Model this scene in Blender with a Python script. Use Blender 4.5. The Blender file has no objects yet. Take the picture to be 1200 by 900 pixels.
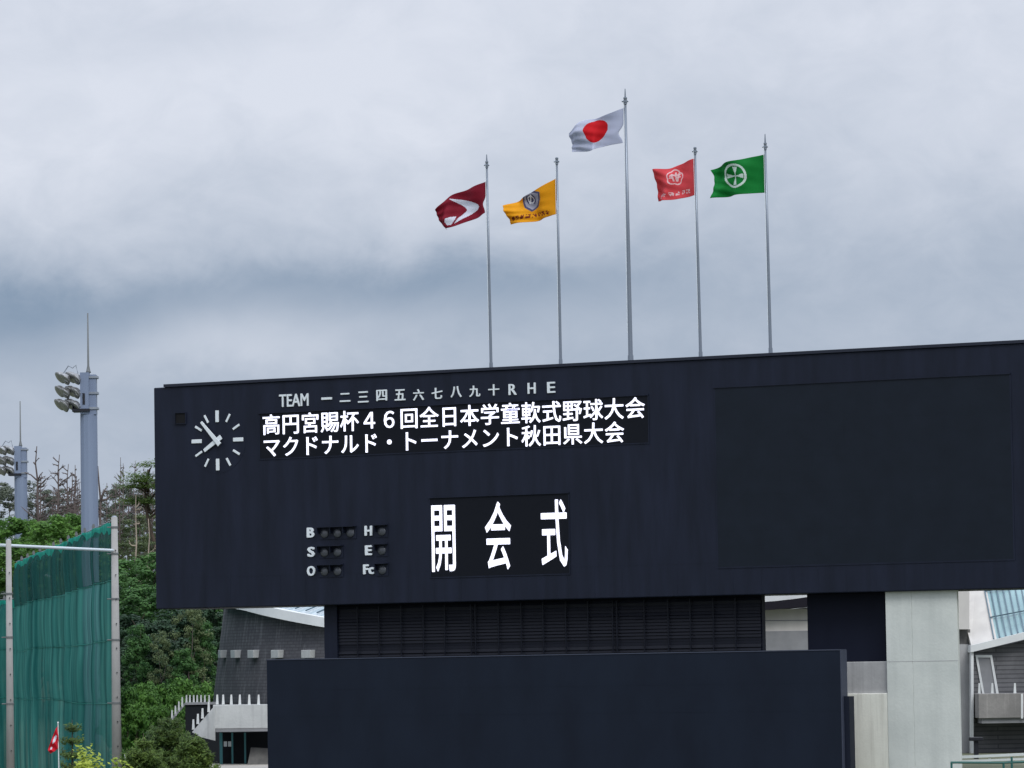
import bpy, bmesh, math, random
from mathutils import Vector, Matrix
R = math.radians
C = bpy.context.scene.collection
sc = bpy.context.scene

# ------------------------------------------------------------------ camera
F_PX, PITCH, ROLL, YAW, CAM_Z, DIST = 5081.6, 0.065287, 0.016178, 0.475485, 8.0, 130.0
_f = Vector((0, math.cos(PITCH), math.sin(PITCH)))
_r0 = Vector((1, 0, 0)); _u0 = _r0.cross(_f)
CR = _r0 * math.cos(ROLL) - _u0 * math.sin(ROLL)
CU = _r0 * math.sin(ROLL) + _u0 * math.cos(ROLL)
cam = bpy.data.cameras.new('camera'); camo = bpy.data.objects.new('camera', cam); C.objects.link(camo)
m = Matrix((CR, CU, -_f)).transposed().to_4x4(); m.translation = (0, 0, CAM_Z)
camo.matrix_world = m
cam.sensor_fit = 'HORIZONTAL'; cam.sensor_width = 36; cam.lens = 36 * F_PX / 1200
cam.clip_start = 1; cam.clip_end = 9000
sc.camera = camo

# ------------------------------------------------------------------ colour helpers
def lin(c):
    return tuple((v / 255 / 12.92) if v / 255 <= 0.04045 else ((v / 255 + 0.055) / 1.055) ** 2.4 for v in c)

# ------------------------------------------------------------------ world: overcast sky
SUN_EL, SUN_AZ = R(48), R(160)          # azimuth measured from +Y towards +X: behind the camera, to the right
w = bpy.data.worlds.new('World'); sc.world = w; w.use_nodes = True
nt = w.node_tree; N = nt.nodes; L = nt.links
for n in list(N): N.remove(n)
def mth(op, a, b=None, c=None, clamp=False):
    n = N.new('ShaderNodeMath'); n.operation = op; n.use_clamp = clamp
    for i, v in enumerate((a, b, c)):
        if v is None: continue
        if isinstance(v, (int, float)): n.inputs[i].default_value = v
        else: L.new(v, n.inputs[i])
    return n.outputs[0]
tc = N.new('ShaderNodeTexCoord'); sep = N.new('ShaderNodeSeparateXYZ'); L.new(tc.outputs['Generated'], sep.inputs[0])
az = mth('MULTIPLY', mth('ARCTAN2', sep.outputs[0], sep.outputs[1]), 57.2958)
el = mth('MULTIPLY', mth('ARCSINE', sep.outputs[2]), 57.2958)
def noise(sx, sy, det, rough, seed, dist=0.0):
    cb = N.new('ShaderNodeCombineXYZ'); L.new(mth('MULTIPLY', az, sx), cb.inputs[0]); L.new(mth('MULTIPLY', el, sy), cb.inputs[1]); cb.inputs[2].default_value = seed
    n = N.new('ShaderNodeTexNoise'); n.inputs['Scale'].default_value = 1; n.inputs['Detail'].default_value = det
    n.inputs['Roughness'].default_value = rough; n.inputs['Distortion'].default_value = dist
    L.new(cb.outputs[0], n.inputs['Vector']); return mth('SUBTRACT', n.outputs['Fac'], 0.5)
n1 = noise(0.34, 0.52, 5, 0.55, 3.1, 0.6)
n2 = noise(1.0, 1.4, 6, 0.6, 8.7, 0.4)
n3 = noise(0.22, 0.35, 3, 0.5, 21.3)
warp_el = mth('ADD', el, mth('ADD', mth('MULTIPLY', n1, 1.1), mth('MULTIPLY', n2, 0.35)))
warp_az = mth('ADD', az, mth('MULTIPLY', n3, 3.0))
ramp = N.new('ShaderNodeValToRGB'); ramp.color_ramp.interpolation = 'B_SPLINE'
L.new(mth('DIVIDE', warp_el, 12.0, clamp=True), ramp.inputs[0])
pts = [(0.0, .36), (0.20, .37), (0.31, .39), (0.37, .38), (0.425, .42), (0.49, .66), (0.57, .88), (0.66, .95), (0.8, .93), (1.0, .92)]
er = ramp.color_ramp.elements
er[0].position = 0; er[0].color = (.36,) * 3 + (1,)
er[1].position = 1; er[1].color = (.92,) * 3 + (1,)
for p, v in pts[1:-1]:
    e = er.new(p); e.color = (v, v, v, 1)
def blob(a0, e0, sa, se, amt):
    x = mth('DIVIDE', mth('SUBTRACT', warp_az, a0), sa); y = mth('DIVIDE', mth('SUBTRACT', warp_el, e0), se)
    q = mth('ADD', mth('MULTIPLY', x, x), mth('MULTIPLY', y, y))
    return mth('MULTIPLY', mth('EXPONENT', mth('MULTIPLY', q, -1.0)), amt)
v = ramp.outputs[0]
for b in [(-7.4, 4.7, 3.2, 0.55, -.40), (-1.2, 5.05, 3.6, .36, -.30), (-3.4, 4.25, 1.9, .48, .30), (-2.6, 7.6, 2.4, .7, .16), (-6.6, 6.8, 1.5, .6, .10), (-4.8, 8.4, 1.2, .5, -.10),
          (3.4, 7.6, 3.5, 1.4, -.16), (4.2, 5.7, 3.2, .8, -.14), (1.5, 4.1, 1.5, .5, -.05), (-7, 2.6, 3, .6, .06), (5.6, 6.6, 2.2, 1.0, .05)]:
    v = mth('ADD', v, blob(*b))
v = mth('ADD', v, mth('ADD', mth('MULTIPLY', n2, 0.34), mth('MULTIPLY', n1, 0.30)), clamp=True)
mixc = N.new('ShaderNodeMix'); mixc.data_type = 'RGBA'
L.new(v, mixc.inputs['Factor'])
mixc.inputs[6].default_value = lin((134, 153, 177)) + (1,)
mixc.inputs[7].default_value = lin((221, 226, 238)) + (1,)
# an overcast sky grows brighter towards the zenith
zen = N.new('ShaderNodeMapRange'); zen.interpolation_type = 'SMOOTHSTEP'
L.new(el, zen.inputs[0]); zen.inputs[1].default_value = 9; zen.inputs[2].default_value = 75; zen.inputs[3].default_value = 10; zen.inputs[4].default_value = 24
sca = N.new('ShaderNodeVectorMath'); sca.operation = 'SCALE'; L.new(mixc.outputs[2], sca.inputs[0]); L.new(zen.outputs[0], sca.inputs['Scale'])
sky = N.new('ShaderNodeTexSky'); sky.sky_type = 'NISHITA'; sky.sun_disc = False
sky.sun_elevation = SUN_EL; sky.sun_rotation = SUN_AZ
mx = N.new('ShaderNodeMix'); mx.data_type = 'RGBA'; mx.inputs['Factor'].default_value = 0.05
L.new(sca.outputs[0], mx.inputs[6]); L.new(sky.outputs[0], mx.inputs[7])
bg = N.new('ShaderNodeBackground'); bg.inputs['Strength'].default_value = 0.1
L.new(mx.outputs[2], bg.inputs['Color'])
wo = N.new('ShaderNodeOutputWorld'); L.new(bg.outputs[0], wo.inputs['Surface'])

sl = bpy.data.lights.new('sun', 'SUN'); sl.energy = 1.5; sl.angle = R(22); sl.color = (1, .97, .92)
so = bpy.data.objects.new('sun', sl); C.objects.link(so)
sd = Vector((math.sin(SUN_AZ) * math.cos(SUN_EL), math.cos(SUN_AZ) * math.cos(SUN_EL), math.sin(SUN_EL)))
so.rotation_euler = sd.to_track_quat('Z', 'Y').to_euler(); so.location = (20, -40, 60)
vs = sc.view_settings
vs.view_transform = 'Standard'; vs.look = 'None'; vs.exposure = 0; vs.gamma = 1; vs.use_curve_mapping = False

# ------------------------------------------------------------------ projection helpers (pixels of the 1200x900 photo -> metres)
def ray(x, y): return _f * F_PX + CR * (x - 600) - CU * (y - 450)
def at(x, y, Y):
    d = ray(x, y); t = Y / d.y
    return Vector((d.x * t, Y, CAM_Z + d.z * t))
UX = Vector((math.cos(YAW), -math.sin(YAW), 0)); UY = Vector((math.sin(YAW), math.cos(YAW), 0))
P0 = Vector((0, DIST, 0))
def bp(x, y, d=0.0):                      # pixel -> (s, z) on the plane d metres in front of the board face
    D = ray(x, y); o = Vector((0, 0, CAM_Z))
    t = ((P0 - UY * d - o).dot(UY)) / D.dot(UY)
    p = o + D * t
    return (p - P0).dot(UX), p.z
def bw(s, z, d=0.0): return P0 + UX * s - UY * d + Vector((0, 0, z))

# ------------------------------------------------------------------ material helpers
MATS = {}
def mat(name, col, rough=.7, metal=0, spec=.3, var=0, vscale=1.0, stretch=(1, 1, 1), col2=None, bump=0, bscale=20, emit=None, strength=1, alpha=None, trans=0, detail=5, lo=.35, hi=.65, coord='Object'):
    if name in MATS: return MATS[name]
    M = bpy.data.materials.new(name); M.use_nodes = True; MATS[name] = M
    t = M.node_tree; b = t.nodes['Principled BSDF']
    c = lin(col)
    b.inputs['Base Color'].default_value = c + (1,); b.inputs['Roughness'].default_value = rough
    b.inputs['Metallic'].default_value = metal; b.inputs['Specular IOR Level'].default_value = spec
    if col2 or bump:
        tcn = t.nodes.new('ShaderNodeTexCoord')
    if col2:
        mp = t.nodes.new('ShaderNodeMapping'); mp.inputs['Scale'].default_value = stretch; t.links.new(tcn.outputs[coord], mp.inputs[0])
        nz = t.nodes.new('ShaderNodeTexNoise'); nz.inputs['Scale'].default_value = vscale; nz.inputs['Detail'].default_value = detail; nz.inputs['Roughness'].default_value = .6
        t.links.new(mp.outputs[0], nz.inputs['Vector'])
        mr = t.nodes.new('ShaderNodeMapRange'); mr.inputs[1].default_value = lo; mr.inputs[2].default_value = hi; t.links.new(nz.outputs['Fac'], mr.inputs[0])
        mi = t.nodes.new('ShaderNodeMix'); mi.data_type = 'RGBA'; mi.inputs[6].default_value = c + (1,); mi.inputs[7].default_value = lin(col2) + (1,)
        t.links.new(mr.outputs[0], mi.inputs['Factor']); t.links.new(mi.outputs[2], b.inputs['Base Color'])
    if bump:
        nb = t.nodes.new('ShaderNodeTexNoise'); nb.inputs['Scale'].default_value = bscale; nb.inputs['Detail'].default_value = 4; t.links.new(tcn.outputs['Object'], nb.inputs['Vector'])
        bn = t.nodes.new('ShaderNodeBump'); bn.inputs['Strength'].default_value = bump; bn.inputs['Distance'].default_value = .02
        t.links.new(nb.outputs['Fac'], bn.inputs['Height']); t.links.new(bn.outputs[0], b.inputs['Normal'])
    if emit:
        b.inputs['Emission Color'].default_value = lin(emit) + (1,); b.inputs['Emission Strength'].default_value = strength
    return M

def stained(name, col, col2, streak, sx=1.2, seam=None, rough=.85, amt=.5):
    """concrete / cladding: blotches plus vertical run-off streaks, optional brick courses"""
    M = bpy.data.materials.new(name); M.use_nodes = True; MATS[name] = M
    t = M.node_tree; b = t.nodes['Principled BSDF']; b.inputs['Roughness'].default_value = rough; b.inputs['Specular IOR Level'].default_value = .25
    tcn = t.nodes.new('ShaderNodeTexCoord')
    def nz(scale, stretch, lo, hi, det=6, off=0):
        mp = t.nodes.new('ShaderNodeMapping'); mp.inputs['Scale'].default_value = stretch; mp.inputs['Location'].default_value = (off, off, off); t.links.new(tcn.outputs['Object'], mp.inputs[0])
        n = t.nodes.new('ShaderNodeTexNoise'); n.inputs['Scale'].default_value = scale; n.inputs['Detail'].default_value = det; n.inputs['Roughness'].default_value = .62
        t.links.new(mp.outputs[0], n.inputs['Vector'])
        mr = t.nodes.new('ShaderNodeMapRange'); mr.inputs[1].default_value = lo; mr.inputs[2].default_value = hi; t.links.new(n.outputs['Fac'], mr.inputs[0])
        return mr.outputs[0]
    def mix(a, bcol, fac, k=1.0):
        mi = t.nodes.new('ShaderNodeMix'); mi.data_type = 'RGBA'
        f = t.nodes.new('ShaderNodeMath'); f.operation = 'MULTIPLY'; t.links.new(fac, f.inputs[0]); f.inputs[1].default_value = k
        t.links.new(f.outputs[0], mi.inputs['Factor'])
        if isinstance(a, tuple): mi.inputs[6].default_value = a + (1,)
        else: t.links.new(a, mi.inputs[6])
        mi.inputs[7].default_value = bcol + (1,)
        return mi.outputs[2]
    c = mix(lin(col), lin(col2), nz(.7, (1, 1, 1), .35, .7))
    c = mix(c, lin(streak), nz(sx, (2.2, 2.2, .10), .52, .72, off=5), amt)
    c = mix(c, lin(col2), nz(9, (1, 1, 1), .45, .75, off=9), .35)
    if seam:
        br = t.nodes.new('ShaderNodeTexBrick'); br.inputs['Scale'].default_value = 1
        br.inputs['Brick Width'].default_value = seam[0]; br.inputs['Row Height'].default_value = seam[1]; br.inputs['Mortar Size'].default_value = seam[2]
        br.inputs['Color1'].default_value = (1, 1, 1, 1); br.inputs['Color2'].default_value = (.82, .82, .84, 1); br.inputs['Mortar'].default_value = seam[3] + (1,)
        t.links.new(tcn.outputs['UV'], br.inputs['Vector'])
        mu = t.nodes.new('ShaderNodeMix'); mu.data_type = 'RGBA'; mu.blend_type = 'MULTIPLY'; mu.inputs['Factor'].default_value = 1
        t.links.new(c, mu.inputs[6]); t.links.new(br.outputs['Color'], mu.inputs[7]); c = mu.outputs[2]
    t.links.new(c, b.inputs['Base Color'])
    nb = t.nodes.new('ShaderNodeTexNoise'); nb.inputs['Scale'].default_value = 14; nb.inputs['Detail'].default_value = 5; t.links.new(tcn.outputs['Object'], nb.inputs['Vector'])
    bn = t.nodes.new('ShaderNodeBump'); bn.inputs['Strength'].default_value = .25; bn.inputs['Distance'].default_value = .02
    t.links.new(nb.outputs['Fac'], bn.inputs['Height']); t.links.new(bn.outputs[0], b.inputs['Normal'])
    return M

def leafmat(name, a, b_, trans=.35, rough=.6):
    M = bpy.data.materials.new(name); M.use_nodes = True; MATS[name] = M
    t = M.node_tree; p = t.nodes['Principled BSDF']; out = t.nodes['Material Output']
    g = t.nodes.new('ShaderNodeNewGeometry'); oi = t.nodes.new('ShaderNodeObjectInfo')
    nz = t.nodes.new('ShaderNodeTexNoise'); nz.inputs['Scale'].default_value = .9; nz.inputs['Detail'].default_value = 3; t.links.new(g.outputs['Position'], nz.inputs['Vector'])
    ad = t.nodes.new('ShaderNodeMath'); ad.operation = 'MULTIPLY_ADD'; t.links.new(g.outputs['Random Per Island'], ad.inputs[0]); ad.inputs[1].default_value = .45; t.links.new(nz.outputs['Fac'], ad.inputs[2])
    a2 = t.nodes.new('ShaderNodeMath'); a2.operation = 'MULTIPLY_ADD'; t.links.new(oi.outputs['Random'], a2.inputs[0]); a2.inputs[1].default_value = .35; t.links.new(ad.outputs[0], a2.inputs[2])
    mr = t.nodes.new('ShaderNodeMapRange'); mr.inputs[1].default_value = .45; mr.inputs[2].default_value = 1.25; t.links.new(a2.outputs[0], mr.inputs[0])
    mi = t.nodes.new('ShaderNodeMix'); mi.data_type = 'RGBA'; mi.inputs[6].default_value = lin(a) + (1,); mi.inputs[7].default_value = lin(b_) + (1,)
    t.links.new(mr.outputs[0], mi.inputs['Factor']); t.links.new(mi.outputs[2], p.inputs['Base Color'])
    p.inputs['Roughness'].default_value = rough; p.inputs['Specular IOR Level'].default_value = .25
    tr = t.nodes.new('ShaderNodeBsdfTranslucent'); t.links.new(mi.outputs[2], tr.inputs['Color'])
    ms = t.nodes.new('ShaderNodeMixShader'); ms.inputs[0].default_value = trans
    t.links.new(p.outputs[0], ms.inputs[1]); t.links.new(tr.outputs[0], ms.inputs[2]); t.links.new(ms.outputs[0], out.inputs['Surface'])
    return M

def netmat(name, a, b_, alpha):
    M = bpy.data.materials.new(name); M.use_nodes = True; MATS[name] = M
    t = M.node_tree; p = t.nodes['Principled BSDF']; out = t.nodes['Material Output']
    tcn = t.nodes.new('ShaderNodeTexCoord'); mp = t.nodes.new('ShaderNodeMapping'); mp.inputs['Scale'].default_value = (1.3, 1.3, .12); t.links.new(tcn.outputs['Object'], mp.inputs[0])
    nz = t.nodes.new('ShaderNodeTexNoise'); nz.inputs['Scale'].default_value = 1.2; nz.inputs['Detail'].default_value = 5; t.links.new(mp.outputs[0], nz.inputs['Vector'])
    mr = t.nodes.new('ShaderNodeMapRange'); mr.inputs[1].default_value = .35; mr.inputs[2].default_value = .68; t.links.new(nz.outputs['Fac'], mr.inputs[0])
    mi = t.nodes.new('ShaderNodeMix'); mi.data_type = 'RGBA'; mi.inputs[6].default_value = lin(a) + (1,); mi.inputs[7].default_value = lin(b_) + (1,)
    t.links.new(mr.outputs[0], mi.inputs['Factor']); t.links.new(mi.outputs[2], p.inputs['Base Color']); p.inputs['Roughness'].default_value = .8; p.inputs['Specular IOR Level'].default_value = .1
    tl = t.nodes.new('ShaderNodeBsdfTranslucent'); t.links.new(mi.outputs[2], tl.inputs['Color'])
    m1 = t.nodes.new('ShaderNodeMixShader'); m1.inputs[0].default_value = .4; t.links.new(p.outputs[0], m1.inputs[1]); t.links.new(tl.outputs[0], m1.inputs[2])
    tp = t.nodes.new('ShaderNodeBsdfTransparent')
    m2 = t.nodes.new('ShaderNodeMixShader'); m2.inputs[0].default_value = alpha; t.links.new(tp.outputs[0], m2.inputs[1]); t.links.new(m1.outputs[0], m2.inputs[2])
    t.links.new(m2.outputs[0], out.inputs['Surface'])
    return M

# the board and its panels
M_board = mat('navy_panel', (27, 33, 50), .55, spec=.2, col2=(19, 25, 39), vscale=.8, stretch=(2.5, 2.5, .35), bump=.05, bscale=6)
M_screen = mat('screen_black', (20, 28, 40), .5, spec=.2, col2=(16, 24, 35), vscale=1.2, bump=.03)
M_led = mat('led_panel', (14, 18, 27), .6, spec=.15)
M_dark = mat('dark_blue_panel', (15, 20, 36), .6, spec=.15, col2=(19, 24, 40), vscale=.7, stretch=(2, 2, .3))
M_eye = mat('batters_eye_panel', (21, 30, 45), .62, spec=.18, col2=(16, 24, 38), vscale=.5, stretch=(1.5, 1.5, .6), bump=.05, bscale=4)
M_edge = mat('panel_edge', (62, 68, 84), .5, spec=.3)
M_slat = mat('louvre_slat', (10, 15, 28), .55, spec=.25)
M_cope = mat('coping_metal', (33, 38, 52), .5, spec=.3)
M_letter = mat('letter_paint', (218, 226, 232), .5)
M_hole = mat('box_dark', (8, 9, 14), .8)
M_lens = mat('lamp_lens', (70, 74, 82), .25, spec=.5)
M_glow = mat('led_light', (240, 240, 255), .5, emit=(236, 238, 255), strength=1.15)
_t = M_glow.node_tree; _c = _t.nodes.new('ShaderNodeTexCoord'); _n = _t.nodes.new('ShaderNodeTexNoise'); _n.inputs['Scale'].default_value = 7; _n.inputs['Detail'].default_value = 3
_t.links.new(_c.outputs['Object'], _n.inputs['Vector']); _m = _t.nodes.new('ShaderNodeMapRange'); _m.inputs[1].default_value = .35; _m.inputs[2].default_value = .65; _m.inputs[3].default_value = .84; _m.inputs[4].default_value = 1.14
_t.links.new(_n.outputs['Fac'], _m.inputs[0]); _t.links.new(_m.outputs[0], _t.nodes['Principled BSDF'].inputs['Emission Strength'])
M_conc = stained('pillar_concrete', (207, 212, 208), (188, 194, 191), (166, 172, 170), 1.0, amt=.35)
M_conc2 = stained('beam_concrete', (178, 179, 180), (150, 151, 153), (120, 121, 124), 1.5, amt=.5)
M_conc3 = stained('stained_concrete', (230, 231, 222), (214, 216, 207), (130, 124, 114), 2.2, amt=.3)
M_parapet = stained('parapet_concrete', (196, 200, 200), (170, 174, 176), (140, 144, 146), 1.6, amt=.4)
M_balc = stained('balcony_concrete', (150, 148, 146), (118, 117, 116), (190, 188, 184), 2.0, amt=.4)
M_white = mat('white_trim', (226, 230, 230), .6, col2=(208, 212, 214), vscale=.8)
M_tile = stained('dark_tile', (98, 98, 103), (82, 83, 88), (146, 147, 150), 1.9, seam=(.36, .12, .018, (.66, .66, .68)), amt=.6)
M_tile2 = stained('grey_tile', (120, 121, 124), (92, 93, 96), (132, 133, 136), 1.5, seam=(6.0, .15, .022, (.55, .55, .57)), amt=.3)
M_pwall = mat('pale_wall', (206, 204, 200), .75, col2=(192, 190, 187), vscale=1.2, stretch=(1, 1, .4))
M_gwall = mat('grey_wall', (142, 144, 148), .8, col2=(128, 130, 134), vscale=1.2)

M_swall = stained('side_wall_concrete', (176, 177, 179), (158, 159, 162), (140, 141, 144), 1.2)
M_glass = mat('skylight_glass', (150, 180, 184), .3, spec=.3, col2=(128, 162, 170), vscale=.6)
M_glassL = mat('pale_glass', (176, 192, 200), .12, spec=.6)
M_mull = mat('mullion', (92, 112, 124), .4, metal=.4)
M_teal = mat('teal_frame', (66, 122, 128), .5)
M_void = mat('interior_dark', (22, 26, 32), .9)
M_steel = mat('galvanised', (150, 158, 168), .45, metal=.35, col2=(132, 140, 152), vscale=2)
M_pole = mat('flag_pole', (128, 137, 149), .35, metal=.5)
M_brk = mat('bracket_metal', (112, 116, 118), .6, metal=.2)
M_tower = mat('tower_paint', (126, 140, 164), .5, col2=(114, 127, 152), vscale=.35, stretch=(3, 3, .25), spec=.3)
M_lampm = mat('floodlight_metal', (176, 179, 183), .34, metal=.7, col2=(118, 118, 116), vscale=4)
M_lampg = mat('floodlight_glass', (140, 143, 143), .15, metal=.5, spec=.7)
M_cpole = stained('pole_concrete', (164, 164, 163), (148, 148, 148), (132, 132, 132), 3, amt=.4)
M_pipe = mat('pipe_paint', (200, 212, 220), .4)
M_net = netmat('green_net', (16, 86, 84), (74, 146, 138), .88)
M_netd = netmat('green_net_thin', (14, 64, 63), (40, 96, 92), .82)
M_hem = netmat('net_hem', (14, 150, 132), (60, 190, 170), .9)
M_rope = mat('net_rope', (20, 112, 102), .8)
M_railg = mat('green_rail', (40, 92, 88), .45)
M_railw = mat('white_rail', (214, 222, 224), .45)
M_pane = mat('rail_pane', (188, 204, 212), .15, spec=.5)
M_sof = mat('roof_edge_dark', (30, 29, 38), .7, spec=.15)  # flat near-black for the curved band below the annex eave
M_black = mat('black_metal', (34, 36, 44), .5)
M_notice = mat('notice_paper', (215, 220, 222), .7)
M_plank = mat('plank_grey', (112, 112, 110), .8, col2=(92, 92, 92), vscale=3)
M_bark = mat('bark', (92, 80, 70), .9, col2=(66, 58, 52), vscale=3)
M_dead = mat('dead_bark', (104, 94, 92), .9, col2=(74, 66, 66), vscale=2)
M_pale = mat('pale_bark', (168, 156, 142), .9, col2=(120, 110, 100), vscale=2)
M_lf_b = leafmat('leaf_bright', (42, 80, 34), (96, 138, 60), .33)
M_lf_m = leafmat('leaf_mid', (42, 78, 44), (84, 124, 66), .3)
M_lf_o = leafmat('leaf_olive', (66, 84, 56), (108, 122, 84), .3)
M_lf_d = leafmat('leaf_dark_shaded', (26, 50, 38), (54, 82, 54), .2)  # dark green with the shade of the lower slope put into the colour
M_lf_g = leafmat('leaf_greyish', (72, 84, 74), (104, 112, 96), .25)
M_lf_p = leafmat('needle_green', (44, 72, 40), (112, 136, 66), .3)
M_lf_y = leafmat('leaf_yellowgreen', (120, 150, 50), (186, 200, 92), .4)
M_grass = mat('grass_ground', (84, 90, 70), .95, col2=(104, 106, 88), vscale=.6, bump=.3)
M_pave = stained('paving', (176, 172, 164), (158, 154, 148), (140, 138, 132), 1)

# ------------------------------------------------------------------ mesh builder
class MB:
    def __init__(s): s.v = []; s.f = []; s.mi = []; s.uv = {}
    def poly(s, pts, m=0, uvs=None):
        i = len(s.v); s.v += [tuple(p) for p in pts]; s.f.append(tuple(range(i, i + len(pts)))); s.mi.append(m)
        if uvs: s.uv[len(s.f) - 1] = uvs
    def box(s, x0, x1, y0, y1, z0, z1, m=0, X=None):
        c = [(x0, y0, z0), (x1, y0, z0), (x1, y1, z0), (x0, y1, z0), (x0, y0, z1), (x1, y0, z1), (x1, y1, z1), (x0, y1, z1)]
        if X: c = [tuple(X @ Vector(p)) for p in c]
        i = len(s.v); s.v += c
        for q in ((0, 3, 2, 1), (4, 5, 6, 7), (0, 1, 5, 4), (1, 2, 6, 5), (2, 3, 7, 6), (3, 0, 4, 7)):
            s.f.append(tuple(i + k for k in q)); s.mi.append(m)
    def prism(s, pts, off, m=0):
        """polygon extruded by vector off"""
        off = Vector(off); a = [Vector(p) for p in pts]; b = [p + off for p in a]; n = len(a)
        i = len(s.v); s.v += [tuple(p) for p in a + b]
        s.f.append(tuple(range(i, i + n))); s.mi.append(m)
        s.f.append(tuple(reversed(range(i + n, i + 2 * n)))); s.mi.append(m)
        for k in range(n):
            k2 = (k + 1) % n; s.f.append((i + k, i + n + k, i + n + k2, i + k2)); s.mi.append(m)
    def tube(s, pts, rad, n=8, m=0, cap=True):
        pts = [Vector(p) for p in pts]
        if not isinstance(rad, (list, tuple)): rad = [rad] * len(pts)
        rings = []
        for k, p in enumerate(pts):
            d = (pts[min(k + 1, len(pts) - 1)] - pts[max(k - 1, 0)]).normalized()
            a = d.orthogonal().normalized() if abs(d.z) < .95 else (Vector((1, 0, 0)) - d * d.x).normalized()
            b = d.cross(a); i = len(s.v)
            for j in range(n):
                t = 2 * math.pi * j / n; s.v.append(tuple(p + (a * math.cos(t) + b * math.sin(t)) * rad[k]))
            rings.append(i)
        for k in range(len(rings) - 1):
            for j in range(n):
                j2 = (j + 1) % n
                s.f.append((rings[k] + j, rings[k] + j2, rings[k + 1] + j2, rings[k + 1] + j)); s.mi.append(m)
        if cap:
            s.f.append(tuple(reversed(range(rings[0], rings[0] + n)))); s.mi.append(m)
            s.f.append(tuple(range(rings[-1], rings[-1] + n))); s.mi.append(m)
    def lathe(s, o, axis, prof, n=16, m=0):
        """prof: (distance along axis, radius)"""
        s.tube([Vector(o) + Vector(axis) * a for a, r in prof], [max(r, .001) for a, r in prof], n, m)
    def build(s, name, mats, parent=None, smooth=False, local=True):
        me = bpy.data.meshes.new(name); me.from_pydata(s.v, [], s.f)
        mats = mats if isinstance(mats, (list, tuple)) else [mats]
        for x in mats: me.materials.append(x)
        if len(mats) > 1: me.polygons.foreach_set('material_index', s.mi)
        if s.uv:
            ul = me.uv_layers.new(name='UVMap')
            for fi, us in s.uv.items():
                for li, u in zip(me.polygons[fi].loop_indices, us): ul.data[li].uv = u
        if smooth: me.polygons.foreach_set('use_smooth', [True] * len(me.polygons))
        me.update()
        o = bpy.data.objects.new(name, me); C.objects.link(o)
        if parent: o.parent = parent
        return o
def tag(o, label=None, cat=None, group=None, kind=None):
    if label: o['label'] = label
    if cat: o['category'] = cat
    if group: o['group'] = group
    if kind: o['kind'] = kind
    return o
def empty(name, label, cat, loc, rz=0, group=None):
    o = bpy.data.objects.new(name, None); C.objects.link(o); o.location = loc; o.rotation_euler = (0, 0, rz); o.empty_display_size = .3
    return tag(o, label, cat, group)
def bevel(o, w, seg=2):
    b = o.modifiers.new('bevel', 'BEVEL'); b.width = w; b.segments = seg; b.limit_method = 'ANGLE'; return o

# ------------------------------------------------------------------ lettering
def glyphs(txt, bold=0.0, ext=.01):
    cu = bpy.data.curves.new('t', 'FONT'); cu.body = txt; cu.size = 1; cu.offset = bold; cu.extrude = ext; cu.resolution_u = 3
    o = bpy.data.objects.new('t', cu); C.objects.link(o)
    dg = bpy.context.evaluated_depsgraph_get()
    me = bpy.data.meshes.new_from_object(o.evaluated_get(dg)); V = [v.co.copy() for v in me.vertices]; Fc = [tuple(p.vertices) for p in me.polygons]
    bpy.data.objects.remove(o); bpy.data.curves.remove(cu); bpy.data.meshes.remove(me)
    return V, Fc
def put_glyph(mb, txt, x0, x1, z0, z1, y, bold=0., depth=.03, em=None):
    """fit into the box x0..x1, z0..z1 at local y; em=(ex0, ex1, ez0, ez1): use that em box instead of the ink box"""
    V, Fc = glyphs(txt)
    if em: ax0, ax1, az0, az1 = em
    else:
        xs = [v.x for v in V]; ys = [v.y for v in V]; ax0, ax1, az0, az1 = min(xs), max(xs), min(ys), max(ys)
    bx, bz = bold if isinstance(bold, tuple) else (bold, bold)
    if not em: ax0 -= bx; ax1 += bx; az0 -= bz; az1 += bz
    for q, (ox, oz) in enumerate(((0, 0), (-bx, 0), (bx, 0), (0, -bz), (0, bz), (-bx * .7, -bz * .7), (bx * .7, bz * .7), (-bx * .7, bz * .7), (bx * .7, -bz * .7)) if bx + bz else ((0, 0),)):
        i = len(mb.v)
        for v in V:
            mb.v.append((x0 + (v.x + ox - ax0) / (ax1 - ax0) * (x1 - x0), y - (v.z + .01) / .02 * depth - (.0008 * q if v.z > 0 else 0), z0 + (v.y + oz - az0) / (az1 - az0) * (z1 - z0)))
        for f in Fc: mb.f.append(tuple(i + k for k in f)); mb.mi.append(0)

# ================================================================== GROUND
BANK = 4.8
def ss(a, b, x):
    t = max(0, min(1, (x - a) / (b - a))); return t * t * (3 - 2 * t)
def gz(x, y):
    z = BANK * ss(85, 104, y)
    z -= 2.1 * ss(-9.8, -12.2, x) * ss(100, 125, y) * (1 - ss(225, 300, y)) if y > 100 else 0
    z += 7.5 * ss(228, 330, y) * ss(25, -25, x) + .5 * math.sin(x * .11 + y * .07) * ss(215, 240, y)
    return z
def axis(vals): return vals
xs = sorted(set([-4000, -2000, -1000, -500, -250] + list(range(-160, 161, 8)) + [250, 500, 1000, 2000, 4000]))
ys = sorted(set([-3000, -1000, -300, -100, 0, 40, 70] + list(range(80, 400, 6)) + [450, 600, 1000, 2000, 5000]))
g = MB()
g.v = [(x, y, gz(x, y)) for y in ys for x in xs]
nx = len(xs)
for j in range(len(ys) - 1):
    for i in range(nx - 1):
        g.f.append((j * nx + i, j * nx + i + 1, (j + 1) * nx + i + 1, (j + 1) * nx + i)); g.mi.append(0)
tag(g.build('ground', M_grass, smooth=True), kind='structure')
pv = MB(); a = at(215, 899, 146).x; b_ = at(420, 899, 146).x
pv.box(a, b_, 138, 152, BANK - .1, BANK + .02)
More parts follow.
